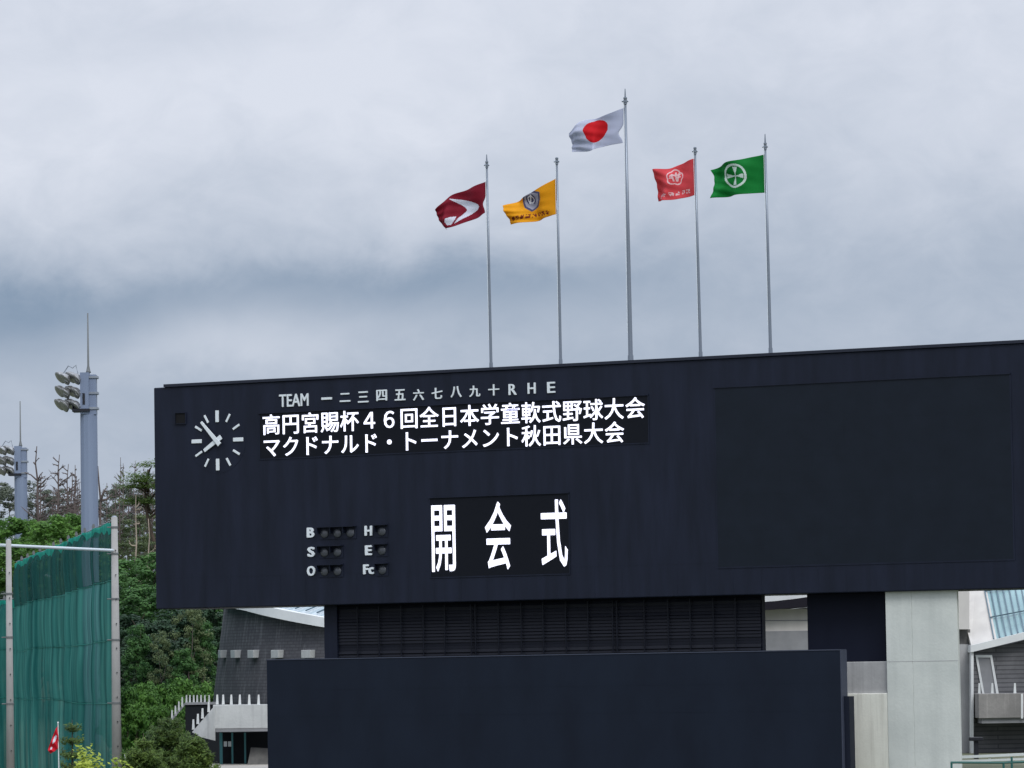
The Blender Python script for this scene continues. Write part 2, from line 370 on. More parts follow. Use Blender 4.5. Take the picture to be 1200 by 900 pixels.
tag(pv.build('pavement', M_pave), kind='structure')

# ================================================================== SCOREBOARD
SB = empty('scoreboard', 'huge navy scoreboard on a concrete pillar with white LED characters and a clock', 'scoreboard', P0, -YAW)
sL, zT = bp(180, 452); _, zB = bp(181, 714); sR = 17.3
s192, _ = bp(192.5, 449)
zT, zB = 17.0, 10.0
mb = MB(); mb.box(sL, sR, 0, 2.6, zB, zT - .06); bevel(mb.build('body', M_board, SB), .03)
mb = MB(); mb.box(s192, sR + .02, -.05, 2.65, zT - .058, zT + .03); mb.build('coping', M_cope, SB)
# cladding joints: thin raised cover strips of the same paint
mb = MB()
for s in [sL + .9 * k for k in range(1, 33)]:
    if s < sR - .2: mb.box(s - .012, s + .012, -.0025, .01, zB + .06, 10.95)
mb.box(sL + .02, sR - .02, -.003, .01, 10.95, 10.965)
mb.build('cladding_joint', M_board, SB)
# screen
x0, z1 = bp(838, 455); x1, z0 = bp(1188, 655)
mb = MB(); mb.box(x0, x1, -.012, .02, z0, z1); scr = mb.build('video_screen', M_screen, SB)
mb = MB(); t = .045
mb.box(x0 - t, x1 + t, -.04, 0, z1, z1 + t); mb.box(x0 - t, x1 + t, -.014, 0, z0 - t, z0); mb.box(x0 - t, x0, -.014, 0, z0 + .002, z1 - .002); mb.box(x1, x1 + t, -.014, 0, z0 + .002, z1 - .002)
mb.build('frame', M_board, scr)
mb = MB()
for k in range(1, 9): mb.box(x0 + (x1 - x0) * k / 9 - .006, x0 + (x1 - x0) * k / 9 + .006, -.0135, -.0125, z0 + .01, z1 - .01)
for k in range(1, 5): mb.box(x0 + .01, x1 - .01, -.0142, -.0125, z0 + (z1 - z0) * k / 5 - .006, z0 + (z1 - z0) * k / 5 + .006)
mb.build('module_joint', M_screen, scr)
# LED text panel
def led_panel(pa, pb):
    xa, za = bp(*pa); xb, zb = bp(*pb)
    m_ = MB(); m_.box(xa, xb, -.012, .02, zb, za); o = m_.build('led_panel', M_led, SB)
    m_ = MB(); t = .035
    m_.box(xa - t, xb + t, -.045, 0, za, za + t); m_.box(xa - t, xb + t, -.018, 0, zb - t, zb)
    m_.box(xa - t, xa, -.018, 0, zb + .002, za - .002); m_.box(xb, xb + t, -.018, 0, zb + .002, za - .002); m_.build('frame', M_board, o)
    return o, xa, xb, zb, za
p1, xa, xb, zb, za = led_panel((304.5, 485), (760, 518.5))
LINE1 = '高円宮賜杯４６回全日本学童軟式野球大会'; LINE2 = 'マクドナルド・トーナメント秋田県大会'
cw = (bp(757, 475)[0] - bp(307, 495)[0]) / 19.0; sx0 = bp(307, 495)[0]
half = (za - zb) / 2
for txt, zz in ((LINE1, zb + half), (LINE2, zb)):
    mb = MB()
    for k, ch in enumerate(txt):
        put_glyph(mb, ch, sx0 + cw * k + .01, sx0 + cw * (k + 1) - .01, zz + .01, zz + half - .015, -.0125, (.009, .008), .02, em=(0, 1, -.12, .88))
    mb.build('lettering', M_glow, p1)
p2, xa, xb, zb, za = led_panel((504, 584), (667.5, 672))
mb = MB()
for ch, a_, b_ in (('開', (505.8, 592.5), (534.6, 669.5)), ('会', (568.4, 588.5), (600, 667)), ('式', (634, 586), (666, 664))):
    c0, d1 = bp(*a_); c1, d0 = bp(*b_); put_glyph(mb, ch, c0, c1, d0, d1, -.0125, (.010, .006), .02)
mb.build('lettering', M_glow, p2)
# painted headings
def heading(txt, pa, pb, bold=.015):
    c0, d1 = bp(*pa); c1, d0 = bp(*pb); m_ = MB(); put_glyph(m_, txt, c0, c1, d0, d1, -.001, bold, .03); return m_.build('lettering', M_letter, SB)
heading('TEAM', (327.5, 462.5), (362, 475.5), (.018, .008))
for ch, cx, cy in zip('一二三四五六七八九十RHE', [383.2, 404.7, 426, 447.7, 469.2, 490.8, 512.5, 534.9, 556.8, 579, 601, 623.4, 646.3], [467, 465.8, 465.2, 463.3, 462.8, 462.7, 461, 459.2, 458.5, 457, 456.4, 455, 454]):
    c, d = bp(cx, cy); hw = .185; hh = .17
    if ch in 'RHE': hw = .135; hh = .165
    m_ = MB()
    if ch == '一': put_glyph(m_, ch, c - hw, c + hw, d - .035, d + .035, -.001, .0, .03)
    elif ch == '二': put_glyph(m_, ch, c - hw, c + hw, d - .135, d + .135, -.001, .022, .03)
    else: put_glyph(m_, ch, c - hw, c + hw, d - hh, d + hh, -.001, (.022, .012) if ch in 'RHE' else (.022, .016), .03)
    m_.build('lettering', M_letter, SB)
for txt, a_, b_ in (('B', (359.8, 618.4), (369, 629.8)), ('S', (360.5, 641), (369.5, 652.5)), ('O', (360, 663.4), (370, 674.8)), ('H', (427.5, 616.3), (436.7, 627.6)), ('E', (428, 639.2), (436.5, 650.6)), ('Fc', (425.8, 661.5), (439, 672.8))):
    heading(txt, a_, b_, (.055, .03))
# count lamps with visors
for row in ([(380.9, 625.5), (396, 624.2), (411.2, 623.3)], [(380.9, 647), (396, 646.4)], [(380.9, 669.3), (396, 668.5)], [(448, 622.2)], [(448, 644.6)], [(448.6, 667.4)]):
    cs = [bp(*q) for q in row]; zc = sum(c[1] for c in cs) / len(cs)
    m_ = MB(); m_.box(cs[0][0] - .2, cs[-1][0] + .2, -.02, .01, zc - .19, zc + .23); hous = m_.build('lamp_housing', M_board, SB)
    m_ = MB(); m_.box(cs[0][0] - .2, cs[-1][0] + .2, -.2, -.0205, zc + .17, zc + .19)
    for c in cs: m_.box(c[0] - .195, c[0] - .18, -.19, -.0205, zc - .02, zc + .1695)
    m_.build('visor', M_board, hous)
    for c in cs:
        m_ = MB(); m_.lathe((c[0], -.021, zc - .015), (0, -1, 0), [(0, .135), (.02, .135), (.035, .12), (.06, .06), (.065, 0)], 20); m_.build('lamp', M_lens, hous, True)
# clock
kc, kz = bp(255.2, 516.2)
m_ = MB(); m_.lathe((kc, 0, kz), (0, -1, 0), [(0, 1.02), (.006, 1.02)], 48); clock = m_.build('clock', M_board, SB); clock['label'] = 'clock of white bars showing seven minutes to eight'
def bar(a, r0, r1, w0, w1, y, parent, name):
    m_ = MB(); dx, dz = math.sin(a), math.cos(a); nx_, nz_ = dz, -dx
    pts = [(kc + dx * r0 - nx_ * w0, y, kz + dz * r0 - nz_ * w0), (kc + dx * r0 + nx_ * w0, y, kz + dz * r0 + nz_ * w0), (kc + dx * r1 + nx_ * w1, y, kz + dz * r1 + nz_ * w1), (kc + dx * r1 - nx_ * w1, y, kz + dz * r1 - nz_ * w1)]
    m_.prism(pts, (0, -.03, 0)); return bevel(m_.build(name, M_letter, parent), .008)
for k in range(12):
    if k % 3 == 0: bar(k * math.pi / 6, .57, .935, .06, .06, -.0065, clock, 'hour_mark')
    else: bar(k * math.pi / 6, .65, .925, .035, .035, -.0065, clock, 'hour_mark')
bar(R(318), -.19, .80, .075, .042, -.09, clock, 'minute_hand')
bar(R(236.5), -.19, .56, .078, .055, -.045, clock, 'hour_hand')
# small recessed box at the left
c0, d1 = bp(206, 484.5); c1, d0 = bp(218, 496)
m_ = MB(); m_.box(c0, c1, -.02, .01, d0, d1); bxx = m_.build('vent_box', M_hole, SB)
m_ = MB(); t = .02
m_.box(c0 - t, c1 + t, -.05, .01, d1, d1 + t); m_.box(c0 - t, c1 + t, -.05, .01, d0 - t, d0); m_.box(c0 - t, c0, -.05, .01, d0, d1); m_.box(c1, c1 + t, -.05, .01, d0, d1)
m_.build('frame', M_board, bxx)
# louvre band under the board
LD = -.5
c0, _ = bp(380, 740, LD); c1, _ = bp(890.5, 730, LD); cm, _ = bp(395, 740, LD)
m_ = MB(); m_.box(cm, c1, .66, .9, 7.0, zB - .002); lv = m_.build('louvre_band', M_dark, SB)
m_ = MB(); m_.box(c0, cm - .002, .5, .9, 7.0, zB - .002); m_.build('louvre_end_panel', M_board, SB)
random.seed(4); m_ = MB(); z = 7.02
while z < zB - .1:
    tl = random.uniform(-.006, .012) + (.03 if random.random() < .12 else 0); a_ = cm + .01
    while a_ < c1 - .02:
        b_ = min(a_ + random.choice((2.9, 4.3, 5.8)), c1 - .01); t2 = tl + random.uniform(-.004, .006)
        m_.poly([(a_, .562 + t2, z), (b_, .562 + t2, z), (b_, .60, z + .094), (a_, .60, z + .094)])
        m_.poly([(a_, .562 + t2, z), (a_, .65, z - .004), (b_, .65, z - .004), (b_, .562 + t2, z)])
        a_ = b_
    z += .098
m_.build('slat', M_slat, lv)
for q in (418.7, 444, 470, 496, 521, 552, 557, 584, 610.7, 636.5, 663, 689, 718, 723, 755, 783, 809, 836, 862):
    s, _ = bp(q, 735, LD); m_ = MB(); m_.box(s - .02, s + .02, .497, .519, 7.03, zB - .06); m_.build('mullion', M_slat, lv)
# dark hanging panel and concrete supports
c0, _ = bp(946, 730, -.75); c1, d0 = bp(1038.5, 775, -.75)
m_ = MB(); m_.box(c0, c1, .75, 1.0, d0, zB - .002); bevel(m_.build('hanging_panel', M_dark, SB), .02)
pc0, pz0 = bp(1039, 775.5, -.2); pc1, _ = bp(1123, 775, -.2); pj, _ = bp(1069.5, 775, -.2)
m_ = MB(); m_.box(pc0, pj - .008, .2, .33, BANK - .3, zB - .002); m_.box(pj + .008, pc1, .2, .33, BANK - .3, zB - .002); m_.box(pj - .0075, pj + .0075, .202, .32, BANK - .3, zB - .002); m_.box(pc0 + .1, pc1 - 1.3, .332, 2.3, BANK - .3, zB - .002)
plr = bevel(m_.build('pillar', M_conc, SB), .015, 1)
m_ = MB(); m_.box(pc0 + .02, pc1 - .002, .1965, .205, pz0 - .008, pz0 + .008); m_.build('pour_joint', M_swall, plr)
c0, d1 = bp(975, 780, -.32); c1, d0 = bp(1042, 812.5, -.32)
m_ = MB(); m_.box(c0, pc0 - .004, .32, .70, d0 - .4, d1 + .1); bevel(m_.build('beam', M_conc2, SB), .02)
c0, d1 = bp(985, 813, -.22)
m_ = MB(); m_.box(c0 - .1, pc0 - .004, .22, 2.3, BANK - .3, d1); bevel(m_.build('support_wall', M_conc3, SB), .02)

# batter's eye wall
BE = empty('backdrop_wall', 'wide plain blue-black backdrop wall standing below the scoreboard', 'wall', P0, -YAW)
c0, d1 = bp(312.5, 773, 1.2); c1, _ = bp(984, 761, 1.2)
zt = (bp(312.5, 773, 1.2)[1] + bp(984, 760.5, 1.2)[1]) / 2
m_ = MB(); m_.box(c0, c1, -1.2, -.75, BANK - 3, zt - .03); m_.build('panel', M_eye, BE)
m_ = MB(); m_.box(c0 - .01, c1 + .01, -1.215, -.74, zt - .029, zt); m_.build('top_trim', M_edge, BE)
m_ = MB(); m_.box(c1, c1 + .03, -1.19, -.76, BANK - 3, zt - .03); m_.build('side_trim', M_edge, BE)
_, dz_ = bp(988, 816, .9); m_ = MB(); m_.box(c1 + .031, c1 + .2, -1.05, -.7, BANK - 3, dz_); m_.build('buttress', M_board, BE)
m_ = MB()
for zz in (zt - .95, zt - 1.75): m_.box(c0 + .02, c1 - .02, -1.203, -1.2005, zz, zz + .012)
m_.build('panel_joint', M_eye, BE)

# ================================================================== FLAGPOLES AND FLAGS
PD = -1.1
def pole(pb, pt, r0, r1, spike, label):
    s0, z0 = bp(pb[0], pb[1], PD); s1, z1 = bp(pt[0], pt[1], PD)
    b = bw(s0, zT - .0, PD); t = bw(s1, z1, PD)
    E_ = empty('flagpole', label, 'flagpole', (b.x, b.y, zT + .04), 0, 'flagpoles on top of the scoreboard')
    v = t - Vector((b.x, b.y, zT + .04)); h = v.z; sp = spike * 135 / F_PX
    m_ = MB(); top = h - sp
    m_.tube([(0, 0, 0), (0, 0, .03), (v.x * .5, v.y * .5, top * .5), (v.x, v.y, top)], [r0 * 1.02, r0, (r0 + r1) / 2, r1], 12); m_.build('pole', M_pole, E_, True)
    m_ = MB(); m_.lathe((0, 0, .021), (0, 0, 1), [(0, r0 * 2.2), (.04, r0 * 2.2), (.05, r0 * 1.25), (.2, r0 * 1.2)], 14); m_.build('base_flange', M_pole, E_)
    m_ = MB(); o = Vector((v.x, v.y, top))
    m_.lathe(o - Vector((0, 0, .12)), (0, 0, 1), [(0, r1 * 1.5), (.05, r1 * 1.5), (.06, r1 * 2.0), (.11, r1 * 2.0), (.12, r1 * 1.2), (.17, r1 * 1.6), (.2, r1 * 1.6), (.22, r1 * .6)], 12)
    m_.tube([o + Vector((-r1 * 3, 0, -.03)), o + Vector((r1 * 2.5, 0, -.03))], .03, 8); m_.build('pulley_cap', M_pole, E_)
    if spike:
        m_ = MB(); m_.tube([o + Vector((0, 0, .1)), o + Vector((0, 0, sp))], [.026, .012], 8); m_.build('spike', M_pole, E_)
    m_ = MB(); q = Vector((-r0 * 1.25, -.03, .9)); m_.tube([q, Vector((v.x - r1 * 1.6, v.y - .03, top - .03))], .008, 5); m_.build('halyard', M_letter, E_)
    return E_
pole((575.5, 428), (570.3, 181), .046, .03, 11, 'grey flagpole with a thin spike flying the maroon flag')
pole((657, 422), (652.5, 188), .046, .03, 0, 'grey flagpole without a spike flying the yellow flag')
pole((739, 418), (732.5, 104), .07, .036, 13, 'tallest and thickest grey flagpole flying the white flag with red disc')
pole((821, 414), (814.5, 176), .048, .03, 0, 'grey flagpole without a spike flying the pale red flag')
pole((903, 410), (896.5, 157), .05, .03, 13, 'grey flagpole with a thin spike flying the green flag')

def inpoly(x, y, P):
    r = False; j = len(P) - 1
    for i in range(len(P)):
        if (P[i][1] > y) != (P[j][1] > y) and x < (P[j][0] - P[i][0]) * (y - P[i][1]) / (P[j][1] - P[i][1]) + P[i][0]: r = not r
        j = i
    return r
def catm(P, t):
    n = len(P) - 1; k = min(int(t * n), n - 1); f = t * n - k
    g_ = lambda i: Vector(P[max(0, min(n, i))])
    a, b, c, d = g_(k - 1), g_(k), g_(k + 1), g_(k + 2)
    if k == 0: a = 2 * b - c
    if k == n - 1: d = 2 * c - b
    return .5 * ((2 * b) + (c - a) * f + (2 * a - 5 * b + 4 * c - d) * f * f + (3 * b - a - 3 * c + d) * f ** 3)
def flagmat(name, c):
    M = leafmat(name, c, tuple(min(255, int(v * 1.04)) for v in c), .3, .75); return M
def flag(name, label, top, bot, zoom, mats, paint, hbow=0, fbow=0, seed=0, nu=130, nv=96):
    ox, oy, k = zoom; random.seed(seed)
    Pz = lambda p: (p[0] / k + ox, p[1] / k + oy)
    ph = [random.uniform(0, 6.28) for _ in range(4)]
    me = MB(); grid = []; zc = []
    for j in range(nv + 1):
        v_ = j / nv
        for i in range(nu + 1):
            u = i / nu
            a, b = catm(top, u), catm(bot, u); q = a.lerp(b, v_)
            q.x -= hbow * math.exp(-((v_ - .72) / .16) ** 2) * (1 - u) ** 8
            q.x += fbow * 4 * v_ * (1 - v_) * u ** 5
            zc.append((q.x, q.y))
            s, z = bp(*Pz(q), PD)
            dep = u ** .6 * (.16 * math.sin(u * 7.5 + v_ * 1.9 + ph[0]) + .07 * math.sin(u * 15 - v_ * 4 + ph[1]) + .05 * math.sin(v_ * 7 + u * 5 + ph[2])) + .04 * math.sin((u * .6 + v_) * 22 + ph[3]) * u * .5
            grid.append(bw(s, z, PD + dep))
    o0 = bw(*bp(*Pz(top[0]), PD), PD)
    me.v = [tuple(p - o0) for p in grid]; W = nu + 1
    for j in range(nv):
        for i in range(nu):
            a = j * W + i; me.f.append((a, a + 1, a + W + 1, a + W))
            x = (zc[a][0] + zc[a + W + 1][0]) / 2; y = (zc[a][1] + zc[a + W + 1][1]) / 2
            me.mi.append(paint(x, y, (i + .5) / nu, (j + .5) / nv))
    o = me.build('flag', mats, None, True); o.location = o0
    # two cloth faces: a real thickness
    so_ = o.modifiers.new('thickness', 'SOLIDIFY'); so_.thickness = .006
    return tag(o, label, 'flag', 'flags flying above the scoreboard')
def marks(x, y, n, xa, ya, xb, yb, h, seed):
    """a row of n small characters written along a line; too small in the photo to read: stroke pattern per cell"""
    t = (x - xa) / (xb - xa)
    if not 0 <= t < 1: return False
    k = int(t * n); f = t * n - k; g_ = (y - (ya + (yb - ya) * t)) / h + .5
    if not (.12 < f < .85 and 0 <= g_ <= 1): return False
    rnd = random.Random(seed * 31 + k); cx = int((f - .12) / .73 * 4); cy = int(g_ * 4)
    bits = [rnd.random() < .62 for _ in range(16)]
    return bits[min(cy, 3) * 4 + min(cx, 3)]
Z1 = (500, 200, 7.06)
boom = [(185, 232), (290, 240), (360, 255), (415, 275), (428, 295), (410, 325), (350, 370), (290, 405), (235, 440), (262, 390), (300, 350), (325, 325), (300, 300), (250, 270)]
lump = [(243, 378), (240, 405), (215, 450), (190, 455), (175, 430), (182, 400), (210, 385)]
flag('flag', 'maroon flag with a bent white stripe, lowest and leftmost of the flags', [(493, 90), (345, 150), (190, 212), (95, 330)], [(484, 348), (380, 405), (215, 470), (140, 485)], Z1,
     [flagmat('maroon_cloth', (132, 24, 46)), flagmat('white_cloth', (216, 220, 232))], lambda x, y, u, v: 1 if inpoly(x, y, boom) or inpoly(x, y, lump) else 0, hbow=20, fbow=-14, seed=1)
shield = lambda k: [(862 + (px_ - 862) * k, 248 + (py_ - 248) * k) for px_, py_ in [(800, 188), (870, 163), (944, 178), (941, 240), (920, 290), (862, 338), (802, 305), (776, 250)]]
S1, S2, S3 = shield(1), shield(.8), shield(.62)
def p_yel(x, y, u, v):
    if inpoly(x, y, S3):
        r = math.hypot((x - 855), (y - 238) * .9)
        if r < 36 and (abs(x - 850 + (y - 238) * .3) < 5 or 20 < r < 28): return 3
        if y > 268 and abs(x - 860) < 16: return 2
        return 1 if r < 40 else 2
    if inpoly(x, y, S2): return 2
    if inpoly(x, y, S1): return 1
    if marks(x, y, 8, 705, 404, 1022, 342, 34, 3): return 4
    return 0
flag('flag', 'golden yellow flag with a grey-blue crest and a row of dark red characters', [(1078, 60), (890, 170), (760, 236), (650, 292)], [(1078, 360), (980, 387), (880, 422), (690, 445)], Z1,
     [flagmat('yellow_cloth', (226, 160, 18)), flagmat('crest_blue', (84, 84, 116)), flagmat('crest_grey', (168, 168, 184)), flagmat('crest_white', (220, 220, 226)), flagmat('dark_red_ink', (126, 48, 30))], p_yel, hbow=8, fbow=8, seed=2)
disc = [(330, 610), (322, 545), (355, 485), (425, 457), (500, 457), (545, 490), (547, 550), (515, 612), (470, 662), (428, 698), (380, 684), (345, 652)]
def smooth_poly(P):
    n = len(P); out = []
    for i in range(n):
        a, b, c, d = Vector(P[i - 1]), Vector(P[i]), Vector(P[(i + 1) % n]), Vector(P[(i + 2) % n])
        for t in (0, .33, .66): out.append(tuple(.5 * ((2 * b) + (c - a) * t + (2 * a - 5 * b + 4 * c - d) * t * t + (3 * b - a - 3 * c + d) * t ** 3)))
    return out
disc = smooth_poly(disc)
flag('flag', 'white flag with a red disc, highest of the flags', [(734, 327), (480, 420), (310, 463), (160, 600)], [(720, 697), (480, 738), (400, 782), (180, 792)], (650, 90, 9.0),
     [flagmat('white_flag_cloth', (190, 196, 216)), flagmat('red_disc', (200, 22, 34))], lambda x, y, u, v: 1 if inpoly(x, y, disc) else 0, hbow=48, fbow=-14, seed=3)
Z2 = (750, 150, 7.06)
def p_red(x, y, u, v):
    dx, dy = x - 288, (y - 408) * .88; r = math.hypot(dx, dy); a = math.atan2(dx, -dy)
    ro = 60 * (.84 + .16 * abs(math.cos(a * 2.5)))
    if ro - 9 < r < ro: return 1
    if r < 42:
        for x0_, y0_, x1_, y1_ in ((-30, -6, -12, -16), (-30, 8, -10, 6), (-20, -18, -6, 26), (4, -32, 10, 24), (-8, -12, 30, -24), (10, 2, 32, -6), (24, -30, 16, 26)):
            L2 = (x1_ - x0_) ** 2 + (y1_ - y0_) ** 2; t = max(0, min(1, ((dx - x0_) * (x1_ - x0_) + (dy - y0_) * (y1_ - y0_)) / L2))
            if math.hypot(dx - x0_ - t * (x1_ - x0_), dy - y0_ - t * (y1_ - y0_)) < 5: return 1
    if marks(x, y, 6, 158, 570, 415, 518, 32, 9): return 1
    return 0
flag('flag', 'pale red flag with a white five-petalled emblem above a row of white characters', [(458, 250), (340, 292), (235, 335), (118, 345)], [(464, 550), (340, 582), (230, 600), (130, 603)], Z2,
     [flagmat('pale_red_cloth', (214, 78, 86)), flagmat('pink_white_ink', (226, 196, 200))], p_red, fbow=8, seed=4)
def p_grn(x, y, u, v):
    dx, dy = x - 790, y - 397; r = math.hypot(dx, dy)
    if 82 < r < 99: return 1
    if r < 77:
        for A, B in ((abs(dx), abs(dy)), (abs(dy), abs(dx))):
            if B > 3 and A < 5 + 14 * max(0, (B - 20) / 55) and B < 75: return 1
    return 0
flag('flag', 'green flag with a white ringed cross, rightmost of the flags', [(1036, 215), (870, 252), (720, 290), (570, 345)], [(1042, 535), (860, 548), (720, 566), (585, 582)], Z2,
     [flagmat('green_cloth', (10, 126, 52)), flagmat('white_ink', (212, 226, 222))], p_grn, fbow=30, seed=5)

# ================================================================== LIGHT TOWERS
def tower(px_top, px_base, Y, ztop, dia, rod, label):
    b = at(px_base[0], px_base[1], Y); t = at(px_top[0], px_top[1], Y); x, z0 = t.x, gz(b.x, Y) - .3; zt_ = t.z; k = dia
    E_ = empty('light_tower', label, 'light tower', (x, Y, z0), 0, 'floodlight towers beyond the net'); H = zt_ - z0
    m_ = MB(); m_.tube([(0, 0, 0), (0, 0, H - 2.4 * k)], [.5 * k * 1.05, .5 * k * .98], 12); m_.build('shaft', M_tower, E_, False)
    m_ = MB(); m_.box(-.44 * k, .06 * k, -.5 * k, .4 * k, H - 2.4 * k, H); m_.box(.062 * k, .46 * k, -.36 * k, .44 * k, H - 2.42 * k, H - .12 * k); m_.build('head', M_tower, E_)
    for q in (.2, 1.12, 2.0): m_ = MB(); m_.box(.04 * k, .56 * k, -.42 * k, .5 * k, H - q * k - .13 * k, H - q * k); m_.build('clamp_band', M_steel, E_)
    m_ = MB(); m_.box(-.9 * k, .1 * k, -.62 * k, .6 * k, H - 2.26 * k, H - 2.1 * k); m_.box(-.9 * k, -.86 * k, -.6 * k, .58 * k, H - 2.1 * k, H - 1.9 * k); m_.build('platform', M_black, E_)
    m_ = MB(); m_.box(-.3 * k, -.16 * k, -.53 * k, -.5 * k, H - 1.85 * k, H - 1.2 * k); m_.build('hatch', M_black, E_)
    m_ = MB(); m_.lathe((-.0, 0, H), (0, 0, 1), [(0, .16 * k), (.12 * k, .12 * k), (.42 * k, .06 * k), (rod, .038 * k)], 8); m_.build('lightning_rod', M_brk, E_, True)
    rnd = random.Random(3)
    for r_, zz in enumerate((.32, 1.12, 1.88)):
        arm = MB(); zr = H - zz * k
        arm.tube([(-.4 * k, 0, zr), (-1.65 * k, -.1 * k, zr + .08 * k)], .07 * k, 8); arm.tube([(-.45 * k, -.55 * k, zr - .05 * k), (-.45 * k, .55 * k, zr - .05 * k)], .06 * k, 8)
        ao = arm.build('lamp_arm', M_steel, E_)
        for q in range(4):
            c = Vector((-(.62 + .30 * q + .03 * r_) * k, (-.35 + .3 * (q % 2)) * k, zr + (.04 + .12 * (q % 2)) * k))
            ax = Vector((-.62, -.38, -.55 + rnd.uniform(-.08, .08))).normalized()
            l = MB(); l.lathe(c - ax * .18 * k, ax, [(0, .08 * k), (.06 * k, .2 * k), (.2 * k, .33 * k), (.34 * k, .40 * k), (.36 * k, .405 * k)], 16); lo = l.build('floodlight', M_lampm, E_, True)
            l = MB(); l.lathe(c + ax * .181 * k, ax, [(0, .385 * k), (.03 * k, .35 * k), (.06 * k, .17 * k)], 16); l.build('lens', M_lampg, lo, True)
        if r_ == 0:
            hk = MB(); hk.tube([(-1.45 * k, 0, zr + .3 * k), (-1.15 * k, 0, zr + .75 * k), (-.9 * k, 0, zr + .62 * k), (-.72 * k, 0, zr + .78 * k), (-.6 * k, 0, zr + .3 * k)], .035 * k, 6); hk.build('hook', M_steel, E_)
    return E_
tower((103.5, 437), (103.5, 780), 245, 0, .98, 3.4, 'tall blue-grey light tower with three tiers of floodlights near the scoreboard')
tower((24, 523), (24, 780), 326, 0, .98, 3.4, 'smaller more distant blue-grey light tower at the left edge')

# ================================================================== NETS
NB = 2.75
def netpole(px0, py0, Y, r0, r1, label, bands):
    t = at(px0, py0, Y); E_ = empty('net_pole', label, 'pole', (t.x, Y, NB - .2), 0, 'concrete poles of the green net'); H = t.z - NB + .2
    m_ = MB(); m_.tube([(0, 0, 0), (0, 0, H)], [r0, r1], 14); m_.build('shaft', M_cpole, E_, True)
    m_ = MB(); m_.lathe((0, 0, H), (0, 0, 1), [(0.001, r1 * .9), (.05, r1 * .6)], 12); m_.build('cap', M_steel, E_)
    for b in bands:
        zz = at(px0, b, Y).z - NB + .2; r = r0 + (r1 - r0) * zz / H
        m_ = MB(); m_.lathe((0, 0, zz), (0, 0, 1), [(0, r + .015), (.07, r + .015)], 14); m_.tube([(-r - .16, -.02, zz + .035), (r + .02, -.02, zz + .035)], .02, 6); m_.build('clamp', M_brk, E_)
    m_ = MB(); z = 1.0
    while z < H - .5:
        r = r0 + (r1 - r0) * z / H; m_.tube([(r * .3, -r * .8, z), (r * .4, -r - .05, z)], .022, 6); z += .9
    m_.build('step_bolt', M_black, E_)
    return E_
PA = netpole(134, 606, 160, .2, .115, 'taller concrete pole at the right end of the green net', (619, 650, 703, 751, 825))
PB = netpole(10, 633, 154, .155, .095, 'shorter concrete pole standing in front of the green net', (697, 748, 826))
m_ = MB(); pa, pb = at(-12, 637.5, 155.2), at(132, 645, 159.9); m_.tube([at(-40, 636, 154.3) - pa, at(11, 639.5, 154.1) - pa + Vector((0, -.12, 0)), pb - pa], .055, 8)
o = m_.build('pipe', M_pipe); o.location = pa; tag(o, 'long thin white pipe running between the two concrete net poles', 'pipe')
